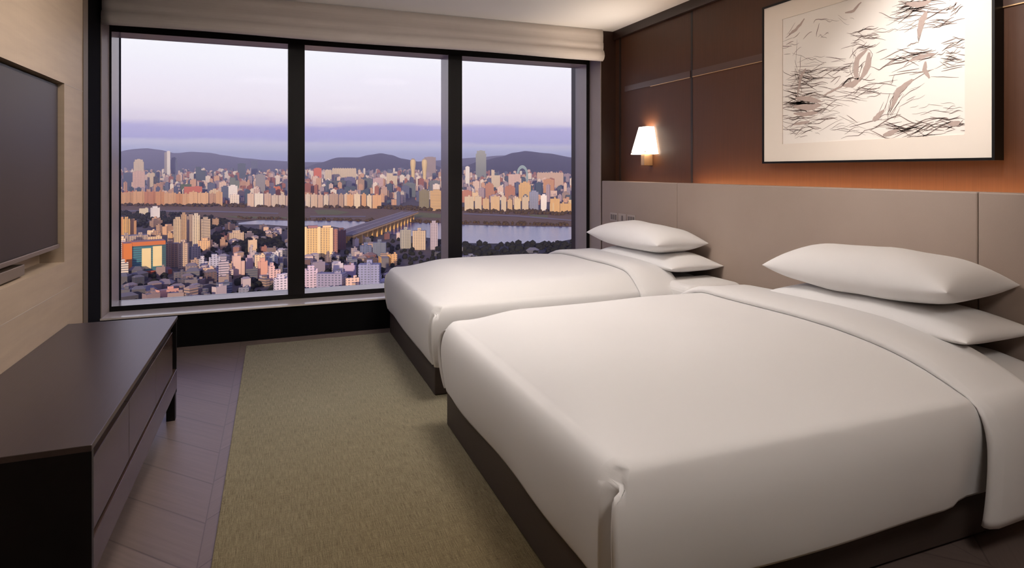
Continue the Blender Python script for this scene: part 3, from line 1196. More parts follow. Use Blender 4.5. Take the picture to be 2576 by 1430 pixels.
def block_bm(w, dp, h, style, rr):
    """one building at real size, origin at the middle of its footprint on the ground"""
    bm = bmesh.new()
    if style == 'slab':                     # apartment slab with stair cores and tank houses
        add_box(bm, -w / 2, w / 2, -dp / 2, dp / 2, -30, h)
        n = max(1, int(w / 18))
        for i in range(n):
            x = -w / 2 + w * (i + 0.5) / n
            add_box(bm, x - 2.2, x + 2.2, -dp / 2 - 1.2, dp / 2 + 1.2, -30, h + 2.0)
            add_box(bm, x - 3.2, x + 3.2, -3, 3, h, h + 5)
    elif style == 'tower':
        add_box(bm, -w / 2, w / 2, -dp / 2, dp / 2, -30, h)
        add_box(bm, -w * 0.28, w * 0.28, -dp * 0.28, dp * 0.28, h, h + 5)
        add_box(bm, -w / 2 - .6, -w / 2 + 1.2, -dp / 2 - .6, -dp / 2 + 1.2, -30, h + 1.2)
        add_box(bm, w / 2 - 1.2, w / 2 + .6, -dp / 2 - .6, -dp / 2 + 1.2, -30, h + 1.2)
    elif style == 'step':
        k = rr.uniform(0.35, 0.65)
        add_box(bm, -w / 2, -w / 2 + w * k, -dp / 2, dp / 2, -30, h)
        add_box(bm, -w / 2 + w * k, w / 2, -dp / 2 + 1, dp / 2 - 1, -30, h * rr.uniform(0.6, 0.85))
        add_box(bm, -w / 2 + 2, -w / 2 + 6, -2, 3, h, h + 4)
    elif style == 'crown':
        add_box(bm, -w / 2, w / 2, -dp / 2, dp / 2, -30, h * 0.9)
        add_box(bm, -w * 0.4, w * 0.4, -dp * 0.4, dp * 0.4, h * 0.9, h)
        add_box(bm, -w * 0.15, w * 0.15, -dp * 0.15, dp * 0.15, h, h + 6)
    elif style == 'house':
        add_box(bm, -w / 2, w / 2, -dp / 2, dp / 2, -12, h)
        a = [bm.verts.new(p) for p in ((-w / 2 - .4, -dp / 2 - .4, h), (w / 2 + .4, -dp / 2 - .4, h), (w / 2 + .4, dp / 2 + .4, h), (-w / 2 - .4, dp / 2 + .4, h), (-w / 4, 0, h + dp * 0.28), (w / 4, 0, h + dp * 0.28))]
        for q in ((0, 1, 5, 4), (1, 2, 5), (2, 3, 4, 5), (3, 0, 4), (3, 2, 1, 0)):
            bm.faces.new([a[i] for i in q])
    else:                                   # low flat-roofed block with parapet and stair head
        add_box(bm, -w / 2, w / 2, -dp / 2, dp / 2, -12, h)
        add_box(bm, -w / 2, w / 2, -dp / 2, -dp / 2 + .5, h, h + 1)
        add_box(bm, -w / 2, -w / 2 + .5, -dp / 2, dp / 2, h, h + 1)
        add_box(bm, w * 0.1, w * 0.35, 0, dp * 0.3, h, h + 3)
    return bm


PLACED = []
QUEUE = []            # (x on the picture, object, base label) of repeats whose labels are told apart at the end
ORD = 'leftmost second third fourth fifth sixth seventh eighth ninth tenth eleventh twelfth thirteenth fourteenth fifteenth sixteenth'.split()


def colour_word(c):
    r, g, b = c
    if max(c) < 105:
        return 'dark'
    if b > r + 12:
        return 'bluish grey' if max(c) < 170 else 'pale blue'
    if r > g + 55 and r < 175:
        return 'brick red'
    if r - b > 90:
        return 'golden' if g > 165 else 'orange brown'
    if min(c) > 212:
        return 'white'
    if r - b > 40:
        return 'cream' if max(c) > 220 else 'tan'
    if r > g + 18:
        return 'pinkish'
    return 'pale grey' if max(c) > 165 else 'grey'


SHAPE = {'slab': 'slab', 'tower': 'tower', 'step': 'stepped', 'crown': 'crowned', 'low': 'flat-roofed', 'house': 'hip-roofed'}


def where_px(px):
    for lim, w in ((360, 'by the left window jamb'), (470, 'left of centre in left pane'), (600, 'right of centre in left pane'), (745, 'beside first mullion, left pane'),
                   (860, 'beside first mullion, middle pane'), (1000, 'in the centre of middle pane'), (1145, 'beside second mullion, middle pane'), (1300, 'beside second mullion, right pane')):
        if px < lim:
            return w
    return 'at right end of right pane'


def settle_labels():
    groups = {}
    for px, o, base in QUEUE:
        groups.setdefault(base, []).append((px, o))
    for base, m in groups.items():
        m.sort(key=lambda t_: t_[0])
        for i, (px, o) in enumerate(m):
            if len(m) == 1:
                o['label'] = base
            elif i == len(m) - 1:
                o['label'] = base + ', rightmost of these'
            elif i == 0:
                o['label'] = base + ', leftmost of these'
            else:
                o['label'] = base + ', ' + (ORD[i] if i < len(ORD) else ORD[-1]) + ' from left'



def building(px, wpx, top, base, c, style='tower', mat='apt', rot=0.0, deep=0.8, label='', group=None, name='building', dist=None, parent=None):
    """centre pixel, width in px, top and base rows read off the photograph, stood at the true distance"""
    if dist is None:
        p, d = at_ground(px, base)
    else:
        d = dist
        p = px_ray(px, 430) * d
        p.z = ground_z(d)
    w = wpx * d / F_PX
    h = (EYE + (HOR - top) / F_PX * d) - p.z
    # the frontage faces the room, turned by rot
    face = -math.atan2(p.x, p.y)
    ca = abs(math.cos(rot)) + abs(math.sin(rot)) * deep
    w /= ca
    bm = block_bm(w, w * deep, h, style, CITY_RND)
    o = link(name, bm, M[mat])
    o.location = (p.x, p.y, p.z)
    o.rotation_euler = (0, 0, face + rot)
    col(o, c)
    if parent is None:
        tag(o, label, 'building', group)
        if group:
            QUEUE.append((px, o, label))
    PLACED.append((p.x, p.y, max(w, w * deep) * 0.5))
    return o, w, h


# ---- ground, river, banks
def poly(name, pts, z, mat, kind='structure', label=None, cat=None):
    bm = bmesh.new()
    vs = []
    for x, y in pts:
        p, d = at_ground(x, y)
        vs.append(bm.verts.new((p.x, p.y, GZ + z)))
    bm.faces.new(vs)
    bmesh.ops.triangulate(bm, faces=bm.faces)
    bmesh.ops.recalc_face_normals(bm, faces=bm.faces)
    for f in bm.faces:
        if f.normal.z < 0:
            f.normal_flip()
    return tag(link(name, bm, mat), label, cat, kind=kind)


def mat_ground():
    t = NT('city_ground')
    a = t.noise(t.coord(), 0.012, 6, 0.6)
    b = t.noise(t.coord(), 0.08, 4, 0.6)
    c = t.mix(a, srgb(70, 62, 60), srgb(120, 104, 92))
    c = t.mix(t.math('MULTIPLY', b, 0.5), c, srgb(50, 56, 44))
    t.base(c).set(0.9)
    return t.m


M['ground'] = mat_ground()
bm = bmesh.new()
rows = []
for d in (60, 300, 900, 1800, 2700, 3500, 4500, 5500, 7000, 8500, 12000, 30000):
    rows.append([((math.sin(a) * d / max(0.2, math.cos(a - YAW))), (math.cos(a) * d / max(0.2, math.cos(a - YAW))), ground_z(d)) for a in [math.radians(x) for x in range(-55, 72, 3)]])
grid_mesh(bm, rows, flip=False)
bmesh.ops.recalc_face_normals(bm, faces=bm.faces)
for f in bm.faces:
    if f.normal.z < 0:
        f.normal_flip()
tag(link('ground', bm, M['ground']), kind='structure')


def mat_bank(name, c0, c1, sc=0.02):
    t = NT(name)
    a = t.noise(t.coord(), sc, 6, 0.65)
    b = t.noise(t.coord(), sc * 9, 4, 0.6)
    c = t.mix(a, c0, c1)
    c = t.mix(t.math('MULTIPLY', b, 0.6), c, tuple(x * 0.45 for x in c0))
    t.base(c).set(0.95)
    return t.m


M['bank'] = mat_bank('dry_riverbank', srgb(96, 72, 46), srgb(156, 116, 64))
M['bankgreen'] = mat_bank('riverside_lawn', srgb(96, 100, 40), srgb(150, 146, 62))
M['road'] = mat_bank('riverside_road', srgb(120, 110, 108), srgb(158, 146, 140), 0.05)


def mat_water():
    t = NT('river_water')
    h = t.noise(t.coord(scale=(1, 1, 1)), 0.09, 5, 0.6)
    t.base(srgb(70, 84, 150)).set(0.16, 0, 0.5)
    t.bump(h, 0.35, 2.0)
    return t.m


M['water'] = mat_water()
poly('river', [(600, 562), (650, 555), (722, 556), (767, 557), (870, 557), (960, 560), (1115, 563), (1165, 567), (1300, 570), (1440, 572), (1560, 574), (1560, 600), (1440, 603), (1400, 611), (1300, 615), (1165, 613), (1115, 604), (1040, 596), (960, 588), (900, 582), (840, 572), (767, 569), (722, 570), (660, 566), (600, 566)], 1.0, M['water'])
poly('riverbank', [(200, 518), (420, 517), (600, 520), (767, 520), (940, 522), (1100, 527), (1280, 533), (1440, 537), (1560, 540), (1560, 574), (1440, 572), (1300, 570), (1165, 567), (1115, 563), (960, 560), (870, 557), (767, 557), (650, 555), (560, 556), (420, 548), (300, 540), (200, 536)], 1.4, M['bank'])
poly('riverbank_lawn', [(1010, 538), (1060, 536), (1120, 541), (1110, 550), (1050, 549), (1005, 546)], 1.8, M['bankgreen'])
poly('riverbank_lawn', [(1330, 541), (1380, 543), (1375, 552), (1340, 550)], 1.8, M['bankgreen'])
poly('riverbank_lawn', [(790, 530), (840, 529), (880, 536), (850, 542), (800, 541)], 1.8, M['bankgreen'])
poly('riverside_road', [(200, 530), (520, 531), (700, 537), (700, 540), (520, 535), (200, 534)], 2.0, M['road'])
poly('riverside_road', [(780, 545), (920, 545), (920, 548), (780, 548)], 2.0, M['road'])
poly('riverside_road', [(1166, 538), (1300, 543), (1440, 555), (1440, 558), (1300, 547), (1166, 541)], 2.0, M['road'])
poly('bank_sand', [(560, 545), (722, 548), (722, 552), (600, 551)], 1.9, M['bankgreen'])
M['nearbank'] = mat_bank('near_bank_scrub', srgb(26, 30, 40), srgb(58, 60, 70), 0.03)
poly('near_bank', [(1100, 606), (1165, 614), (1300, 616), (1400, 612), (1440, 604), (1560, 601), (1700, 660), (1100, 660)], 1.2, M['nearbank'])

# ---- mountains on the horizon
M['forest'] = mat_bank('forested_slope', srgb(30, 38, 52), srgb(48, 52, 66), 0.002)


def ridge(name, pts, dist, depth, foot, rough=10.0, seed=0):
    bm = bmesh.new()
    xs = []
    n = 120
    x0, x1 = pts[0][0], pts[-1][0]
    rows = [[], [], [], [], [], []]
    for i in range(n + 1):
        px = x0 + (x1 - x0) * i / n
        for (a, b), (c, d_) in zip(pts[:-1], pts[1:]):
            if a <= px <= c:
                u = (px - a) / (c - a)
                u = u * u * (3 - 2 * u) * 0.5 + u * 0.5
                py = b + (d_ - b) * u
                break
        r = px_ray(px, py)
        top = r * dist + Vector((0, 0, EYE))
        zf = ground_z(foot) - 5
        for k, (u, fz) in enumerate(((-1.0, 0.0), (-0.62, 0.35), (-0.3, 0.74), (0.0, 1.0), (0.5, 0.5), (1.0, 0.0))):
            dd = dist + u * depth
            q = px_ray(px, 430) * dd
            hgt = zf + (top.z - zf) * fz + (noise.noise(Vector((px * 0.045 + seed, u * 3, 0.5))) * rough * (1 if 0 < fz < 1 else 0.15) * 3)
            rows[k].append((q.x, q.y, hgt))
    grid_mesh(bm, rows)
    bmesh.ops.recalc_face_normals(bm, faces=bm.faces)
    return tag(link(name, bm, M['forest'], smooth=True), kind='structure')


ridge('mountain_range', [(120, 400), (230, 392), (290, 384), (330, 376), (370, 373), (402, 377), (440, 386), (480, 382), (530, 385), (560, 391), (620, 399), (680, 404), (767, 408), (1000, 409), (1100, 404), (1200, 396), (1270, 391), (1350, 400), (1480, 405), (1700, 412)], 15500, 2600, 9000, 14, 1)
ridge('mountain', [(700, 432), (767, 421), (800, 411), (850, 396), (900, 396), (930, 390), (958, 386), (985, 390), (1010, 399), (1070, 410), (1140, 428)], 10200, 1300, 8500, 10, 2)
ridge('mountain', [(1090, 432), (1165, 418), (1215, 404), (1260, 394), (1290, 385), (1322, 380), (1380, 386), (1440, 397), (1540, 410), (1640, 432)], 8300, 1200, 8500, 9, 3)

# ---- landmarks read off the photograph
G_ROW = 'riverside apartment slabs beyond the river'
B = building
TAN, CREAM, PINK, GREY, BLUE, TEAL, RUST, WHITE, LILAC, GOLD, DARK = (214, 160, 108), (226, 206, 180), (222, 186, 176), (150, 146, 154), (86, 100, 140), (56, 84, 104), (186, 92, 52), (236, 232, 230), (178, 170, 196), (222, 176, 104), (66, 62, 74)

B(417, 6, 384, 0, GREY, 'tower', 'solid', dist=6500, label='grey half of the slim paired skyscraper on the left horizon')
B(424, 7, 381, 0, WHITE, 'tower', 'solid', dist=6480, label='tall slim white skyscraper breaking the left horizon')
B(438, 15, 397, 0, BLUE, 'crown', 'office', dist=6600, label='dark blue tower right of the slim white skyscraper')
B(349, 22, 402, 0, CREAM, 'crown', 'tower', dist=5600, label='beige stepped tower on the left horizon near the first pane edge')
B(608, 18, 412, 0, TEAL, 'tower', 'office', dist=6200, label='dark teal block left of the square blue tower on the horizon')
B(640, 15, 405, 0, BLUE, 'tower', 'office', dist=6600, label='square dark blue tower on the horizon beside the first mullion')
B(505, 22, 420, 0, TEAL, 'step', 'office', dist=5200, label='teal glass block with a pale wing in the left pane skyline')
B(349, 26, 432, 0, PINK, 'tower', 'tower', dist=3600, deep=.5, label='broad pinkish white tower standing high behind the left apartment row')
B(322, 20, 436, 0, BLUE, 'tower', 'office', dist=3700, label='dark blue slab left of the broad pinkish tower')
B(380, 16, 436, 0, CREAM, 'slab', 'tower', dist=3900, label='cream tower right of the broad pinkish tower')
B(392, 10, 445, 0, DARK, 'tower', 'office', dist=3500, label='small dark tower right of the cream tower in the left skyline')
B(468, 24, 464, 0, (60, 84, 62), 'low', 'solid', dist=3100, label='low green roofed hall behind the left apartment row')
B(486, 40, 470, 0, (192, 96, 76), 'low', 'solid', dist=3000, label='low red roofed hall behind the left apartment row')
B(586, 20, 468, 0, WHITE, 'tower', 'solid', dist=2900, label='bright white block between the two apartment rows')
B(566, 16, 470, 0, BLUE, 'tower', 'office', dist=2920, label='blue grey block with a white edge beside the bright white block')
B(590, 22, 447, 0, (110, 124, 116), 'step', 'tower', dist=3500, label='greenish tower above the bright white block')
B(655, 22, 440, 0, GREY, 'tower', 'tower', dist=3700, label='grey tower beside the first mullion')
B(697, 16, 470, 0, RUST, 'low', 'solid', dist=2900, label='orange block standing behind the pale apartment row')
B(799, 18, 424, 0, (206, 92, 48), 'tower', 'solid', dist=5000, label='orange red tower below the middle hills')
B(826, 16, 428, 0, CREAM, 'slab', 'tower', dist=4900, label='cream tower right of the orange red tower')
B(880, 26, 447, 0, (92, 88, 156), 'tower', 'office', dist=3900, label='violet blue glass block in the middle skyline')
B(852, 34, 455, 0, (52, 66, 84), 'low', 'office', dist=3800, label='wide dark block left of the violet blue one')
B(908, 16, 452, 0, (168, 132, 108), 'tower', 'tower', dist=3700, label='brown tower between the violet blue block and the teal one')
B(926, 20, 450, 0, TEAL, 'tower', 'office', dist=3800, label='teal office tower right of the brown tower')
B(951, 24, 449, 0, (206, 170, 178), 'tower', 'tower', dist=3650, label='square pink block in the middle skyline')
B(866, 58, 424, 0, CREAM, 'slab', 'tower', dist=5200, deep=.3, label='long cream slab below the double peaked hill')
B(986, 26, 436, 0, CREAM, 'step', 'tower', dist=4300, label='pale stepped block right of the pink block')
B(1030, 30, 462, 0, TEAL, 'tower', 'office', dist=3300, label='dark teal tower under the twin golden towers')
B(1094, 26, 456, 0, (50, 72, 96), 'tower', 'office', dist=3400, label='dark blue tower left of the second mullion')
B(1067, 24, 480, 528, (120, 110, 76), 'tower', 'tower', deep=.6, label='olive tower beyond the bridge head')
B(1098, 30, 480, 531, GOLD, 'tower', 'banded', deep=.6, label='golden banded tower beyond the bridge head')
B(1082, 28, 396, 0, (150, 128, 130), 'tower', 'tower', dist=6000, label='hazy square tower behind the twin golden towers')
B(1210, 26, 380, 0, (70, 96, 110), 'crown', 'office', dist=6300, label='tall dark teal tower before the right hand mountain')
B(1176, 10, 420, 0, WHITE, 'tower', 'solid', dist=4700, label='thin white tower beside the second mullion')
B(1247, 22, 428, 0, CREAM, 'step', 'tower', dist=4200, label='cream stepped tower below the right mountain')
B(1294, 30, 439, 0, PINK, 'low', 'tower', dist=3900, label='wide pink block under the arched building')
B(1384, 66, 435, 0, (214, 180, 158), 'slab', 'tower', dist=4300, deep=.3, label='long pale slab low before the right mountain')
B(1380, 26, 452, 0, (200, 140, 92), 'tower', 'tower', dist=3500, label='orange brown tower right of centre in the right pane')
B(1320, 30, 460, 0, GOLD, 'crown', 'tower', dist=3000, label='golden tower above the right apartment row')
B(1283, 26, 468, 0, (178, 104, 66), 'crown', 'tower', dist=2950, label='red roofed brown block above the right apartment row')
B(1231, 22, 462, 0, (184, 118, 84), 'crown', 'tower', dist=3000, label='reddish block with a pale front above the right apartment row')
B(1343, 22, 483, 530, (132, 140, 176), 'tower', 'tower', label='pale blue tower on the far bank')
B(1322, 12, 492, 531, (56, 66, 96), 'tower', 'office', label='narrow dark blue tower on the far bank')
B(1368, 14, 492, 531, WHITE, 'tower', 'solid', label='bright white rounded tower on the far bank')

# twin golden towers with swollen tops
M['gold_tower'] = mat_facade('golden_tower', 8.0, 6.0, (0.4, 0.5), mixv=0.3)
for px, top, base_d, lab in ((1039, 399, 4600, 'left one of the twin golden bulb topped towers'), (1068, 399, 4560, 'right one of the twin golden bulb topped towers')):
    p = px_ray(px, 430) * base_d
    zb = ground_z(base_d)
    zt = EYE + (HOR - top) / F_PX * base_d
    H = zt - zb
    root = tag(empty('bulb_topped_tower', (p.x, p.y, zb)), lab, 'building')
    prof = [(-20, 13), (H * 0.35, 13), (H * 0.55, 14), (H * 0.66, 18), (H * 0.78, 21), (H * 0.88, 21), (H * 0.95, 17), (H, 8)]
    bm = bmesh.new()
    grid_mesh(bm, [[(r * math.cos(a * PI / 10), r * math.sin(a * PI / 10), z) for a in range(20)] for z, r in prof], closed=True)
    bm.faces.new([v for v in bm.verts][-20:])
    bmesh.ops.recalc_face_normals(bm, faces=bm.faces)
    o = link('shaft', bm, M['gold_tower'], root, smooth=True)
    col(o, (236, 208, 150))
    bm = bmesh.new()
    add_box(bm, -24, 24, -24, 24, -20, H * 0.25)
    col(link('podium', bm, M['tower'], root), (206, 160, 132))

# arched building
d = 4600
p = px_ray(1314, 430) * d
root = tag(empty('arched_building', (p.x, p.y, ground_z(d)), -math.atan2(p.x, p.y)), 'teal arched building before the right mountain', 'building')
Ht = EYE + (HOR - 416) / F_PX * d - ground_z(d)
bm = bmesh.new()
rows = []
for i in range(17):
    a = PI * i / 16
    rows.append([(-x * math.cos(a), y, Ht * 0.55 + (Ht * 0.45 if x > 38 else Ht * 0.30) * math.sin(a)) for x, y in ((42, -10), (42, 10), (28, 10), (28, -10))])
grid_mesh(bm, [[(r[k][0], r[k][1], -10) for k in range(4)] for r in rows[:1]] + rows + [[(r[k][0], r[k][1], -10) for k in range(4)] for r in rows[-1:]], closed=True)
bmesh.ops.recalc_face_normals(bm, faces=bm.faces)
col(link('arch', bm, M['office'], root), (120, 170, 190))

# apartment rows along the far bank
x = 297
k = 0
warm = [(212, 150, 96), (224, 176, 128), (196, 128, 88), (214, 170, 140), (226, 196, 150), (190, 120, 72)]
while x < 548:
    w = CITY_RND.choice((17, 22, 28))
    B(x + w / 2, w - 2, 484 + CITY_RND.uniform(-3, 4), 516 + (x - 297) * 0.01, CITY_RND.choice(warm), 'slab', 'apt', rot=CITY_RND.choice((0.0, 0.25, -0.2)), deep=.4, label='orange apartment slab in the long row across the river', group='orange riverside apartment slabs')
    x += w
for x0, x1, t0, b0, lab, grp, pal in ((622, 722, 489, 521, 'pale slab in the riverside row left of first mullion', 'pale riverside slabs left of the mullion', [(232, 214, 196), (226, 196, 178), (240, 232, 220)]),
                            (767, 872, 488, 523, 'pale slab in the riverside row right of first mullion', 'pale riverside slabs right of the mullion', [(232, 206, 180), (214, 180, 160), (200, 170, 150), (238, 224, 206)]),
                            (872, 938, 489, 525, 'orange lit slab near the bridge head', 'orange lit slabs near the bridge head', [(236, 196, 140), (230, 176, 122), (240, 220, 190)])):
    x = x0
    while x < x1:
        w = CITY_RND.choice((14, 18, 24))
        B(x + w / 2, w - 2, t0 + CITY_RND.uniform(-2, 4), b0, CITY_RND.choice(pal), 'slab', 'apt', rot=CITY_RND.choice((0.0, 0.2, -0.2)), deep=.35, label=lab, group=grp)
        x += w
x = 1167
while x < 1312:
    w = CITY_RND.choice((16, 20, 26))
    B(x + w / 2, w - 3, 500 + CITY_RND.uniform(-6, 8), 531 + (x - 1167) * 0.02, CITY_RND.choice([(238, 214, 170), (226, 190, 140), (220, 200, 170)]), 'slab', 'apt', rot=CITY_RND.uniform(-.3, .3), deep=.4, label='cream slab along the far bank in right pane', group='cream riverside slabs in the right pane')
    x += w
for x, w, t0 in ((1396, 24, 500), (1424, 30, 512), (1392, 18, 512), (1440, 20, 503)):
    B(x, w, t0, 537, GOLD if w > 22 else (226, 200, 150), 'slab', 'apt', deep=.35, label='golden slab at the right end of far bank', group='golden slabs at the right end of the far bank')

# near shore, left pane
for px, w, t0, b0, c, st, mt, rot, lab in (
        (390, 20, 523, 552, WHITE, 'tower', 'solid', .2, 'white building among dark trees at the near end of the left bank'),
        (363, 22, 525, 541, (200, 190, 170), 'low', 'solid', -.2, 'low white roofed hall among the dark trees'),
        (299, 20, 546, 592, TAN, 'slab', 'apt', .1, 'tan slab at the left edge of the window'),
        (318, 16, 551, 592, GOLD, 'slab', 'apt', .1, 'golden slab second from the left window edge'),
        (334, 14, 556, 590, TAN, 'tower', 'apt', .1, 'narrow tan tower third from the left window edge'),
        (447, 20, 552, 612, (226, 200, 160), 'tower', 'apt', .25, 'first of the tall cream apartment towers'),
        (462, 12, 541, 616, (206, 170, 128), 'tower', 'apt', .25, 'tallest cream apartment tower of the cluster'),
        (480, 18, 545, 607, (186, 160, 140), 'tower', 'apt', .2, 'grey cream apartment tower behind the cluster'),
        (493, 16, 543, 620, (236, 220, 190), 'tower', 'apt', .3, 'pale apartment tower in the middle of the cluster'),
        (504, 12, 558, 618, (220, 190, 160), 'tower', 'apt', .3, 'low pale tower beside the rightmost cream tower'),
        (517, 20, 552, 620, (232, 206, 170), 'tower', 'banded', .3, 'rightmost cream apartment tower of the cluster'),
        (335, 64, 592, 618, (190, 168, 150), 'slab', 'apt', .1, 'long low beige slab behind the orange building'),
        (390, 30, 596, 620, (230, 196, 150), 'low', 'apt', .0, 'low cream block behind the orange building'),
        (429, 38, 612, 672, (176, 140, 116), 'slab', 'apt', -.15, 'brown gridded apartment slab right of the orange building'),
        (462, 24, 612, 675, (206, 176, 150), 'slab', 'apt', -.3, 'pale gridded apartment slab right of the brown one'),
        (308, 20, 614, 672, (222, 206, 196), 'slab', 'banded', .1, 'white banded slab left of the orange building'),
        (305, 28, 662, 705, (240, 226, 206), 'tower', 'banded', .1, 'white balconied block at the lower left of the window'),
        (492, 20, 622, 660, (170, 160, 160), 'tower', 'apt', .3, 'grey block under the cream towers'),
        (420, 52, 729, 752, (224, 166, 150), 'low', 'solid', .4, 'pink flat roofed block at the bottom of the left pane'),
        (539, 24, 648, 692, (190, 190, 210), 'tower', 'apt', .1, 'pale blue grey block in the middle of the left pane'),
        (562, 22, 658, 720, (206, 190, 200), 'tower', 'banded', .1, 'lilac block with bands beside the pale blue grey block'),
        (600, 30, 643, 692, (226, 190, 176), 'step', 'solid', .2, 'pink rendered block with a low wing'),
        (627, 18, 650, 690, (190, 166, 180), 'tower', 'solid', .2, 'mauve plain block behind the pink one'),
        (655, 26, 642, 690, (226, 196, 160), 'low', 'apt', -.2, 'cream terrace block near the first mullion'),
        (660, 22, 658, 700, (230, 172, 150), 'tower', 'solid', .3, 'salmon block before the cream terrace'),
        (690, 30, 668, 715, (236, 196, 190), 'step', 'apt', .2, 'pink gabled block near the first mullion'),
        (706, 34, 700, 745, (226, 216, 230), 'tower', 'apt', .2, 'pale lilac block at the bottom beside the first mullion'),
        (678, 40, 646, 668, (170, 176, 190), 'low', 'apt', .1, 'long grey roofed block near the first mullion'),
        # middle pane
        (858, 22, 580, 628, (110, 60, 62), 'tower', 'apt', .2, 'dark red brown block beside the large golden block'),
        (1020, 28, 578, 625, (170, 166, 156), 'slab', 'apt', .1, 'grey apartment slab on the near shore before the river'),
        (1055, 34, 580, 628, (204, 180, 150), 'slab', 'apt', -.1, 'cream apartment slab on the near shore before the river'),
        (1091, 18, 562, 628, (190, 176, 186), 'tower', 'apt', .2, 'slim pale tower beside the second mullion'),
        (920, 30, 618, 650, (96, 110, 150), 'slab', 'apt', .1, 'blue grey slab with orange roof houses below the bridge'),
        (955, 34, 610, 655, (90, 104, 130), 'slab', 'apt', -.1, 'dark blue slab below the bridge'),
        (972, 40, 646, 668, GOLD, 'low', 'solid', .3, 'golden low building touched by sun near the bed'),
        (990, 18, 640, 668, (230, 180, 120), 'low', 'apt', .3, 'orange low building touched by sun near the bed'),
        (782, 30, 678, 735, (216, 196, 216), 'tower', 'apt', .1, 'white lilac block at the bottom of the middle pane'),
        (835, 74, 688, 740, (150, 146, 176), 'low', 'apt', -.35, 'long lilac slab across the bottom of the middle pane'),
        (886, 34, 700, 742, (232, 196, 180), 'low', 'apt', .1, 'cream and red corner block at the bottom of the middle pane'),
        (930, 56, 664, 738, (140, 146, 186), 'slab', 'apt', -.15, 'large blue grey apartment slab beside the far bed'),
        (800, 34, 660, 690, (140, 130, 150), 'low', 'solid', .2, 'grey roofed block below the large golden block'),
        (880, 30, 668, 700, (180, 160, 190), 'low', 'solid', -.2, 'pale lilac roofed block below the dark blue slabs'),
        (850, 26, 664, 690, (224, 216, 224), 'low', 'solid', .4, 'white roofed block below the red brown block')):
    B(px, w, t0, b0, c, st, mt, rot=rot, deep=.6, label=lab)

# orange office block with a teal glass front and two tall cream screens
p, d = at_ground(366, 694)
o_root = tag(empty('office_block', tuple(p), -math.atan2(p.x, p.y) + 0.10), 'orange office block with teal glass front and two tall cream screens', 'building')
k = d / F_PX
z_ = lambda y: (694 - y) * k
x_ = lambda x: (x - 366) * k


def pbox(name, x0, x1, y0, y1, z0, z1, m, c, par):
    o = box(name, x0, x1, y0, y1, z0, z1, m, par)
    return col(o, c)


pbox('wall', x_(319), x_(337), -2, 26, -10, z_(610), M['solid'], (214, 118, 36), o_root)
pbox('glass_front', x_(337), x_(411), 0, 26, z_(684), z_(618), M['banded'], (40, 128, 140), o_root)
pbox('roof_band', x_(337), x_(410), -1.5, 26, z_(618), z_(608), M['solid'], (206, 110, 44), o_root)
pbox('podium', x_(337), x_(424), -5, 26, -10, z_(682), M['solid'], (176, 74, 40), o_root)
pbox('side_wall', x_(402), x_(411), -1.2, 0.2, z_(680), z_(612), M['banded'], (38, 96, 96), o_root)
pbox('screen_panel', x_(358), x_(378), -1.0, 0, z_(677), z_(625), M['solid'], (240, 220, 160), o_root)
pbox('screen_panel', x_(382), x_(402), -1.0, 0, z_(672), z_(621), M['solid'], (240, 220, 160), o_root)

# large golden apartment block right of the first mullion
p, d = at_ground(802, 656)
g_root = tag(empty('apartment_block', tuple(p), -math.atan2(p.x, p.y) + 0.05), 'large golden apartment block with white fins right of the first mullion', 'building')
k = d / F_PX
z_ = lambda y: (656 - y) * k
x_ = lambda x: (x - 802) * k
pbox('wall', x_(765), x_(836), 0, 18, -10, z_(574), M['apt'], (234, 196, 130), g_root)
pbox('side_wall', x_(836), x_(848), 3, 20, -10, z_(578), M['apt'], (170, 110, 96), g_root)  # side turned from the sun, its shade put into the darker colour
for a, b, y in ((765, 773, 570), (799, 806, 571), (828, 836, 574)):
    pbox('fin', x_(a), x_(b), -1.5, 18, -10, z_(y), M['solid'], (240, 214, 160), g_root)
pbox('roof_house', x_(776), x_(800), 4, 14, z_(574), z_(568), M['solid'], (150, 100, 110), g_root)
pbox('roof_house', x_(812), x_(832), 4, 14, z_(574), z_(569), M['solid'], (236, 200, 160), g_root)

# ---- the bridge
A, _ = at_ground(880, 614)
Bp, _ = at_ground(1026, 556)
A.z = Bp.z = GZ
axis = (Bp - A)
L_ = axis.length
axis.normalize()
side = Vector((axis.y, -axis.x, 0))
br = tag(empty('bridge', tuple(A)), 'long road bridge over the river on golden lit piers', 'bridge')
ext0, ext1 = -60, L_ + 40


def bridge_box(name, s0, s1, w0, w1, z0, z1, m, c=None):
    bm = bmesh.new()
    vs = add_box(bm, 0, 1, 0, 1, 0, 1)
    for v in vs:
        s = s0 + (s1 - s0) * v.co.x
        w = w0 + (w1 - w0) * v.co.y
        z = z0 + (z1 - z0) * v.co.z
        q = axis * s + side * w
        v.co = (q.x, q.y, z)
    bmesh.ops.recalc_face_normals(bm, faces=bm.faces)
    o = link(name, bm, m, br)
    if c:
        col(o, c)
    return o


DECK_W = 24
bridge_box('deck', ext0, ext1, -DECK_W, DECK_W, 22, 25, M['road'])
for w in (-DECK_W, DECK_W - 0.8, -0.4):
    bridge_box('parapet', ext0, ext1, w, w + 0.8, 25, 26.6, M['solid'], (190, 180, 180))
n = 14
for i in range(n):
    s = 15 + (L_ - 30) * i / (n - 1)
    bridge_box('pier', s - 2.5, s + 2.5, DECK_W - 14, DECK_W - 2, -4, 22, M['solid'], (236, 184, 100))  # golden light on the piers is put into their colour
    bridge_box('pier', s - 2.5, s + 2.5, -DECK_W + 2, -DECK_W + 14, -4, 22, M['solid'], (236, 184, 100))
bridge_box('edge_beam', ext0, ext1, DECK_W - 0.2, DECK_W + 1.2, 20, 23.5, M['solid'], (226, 178, 104))

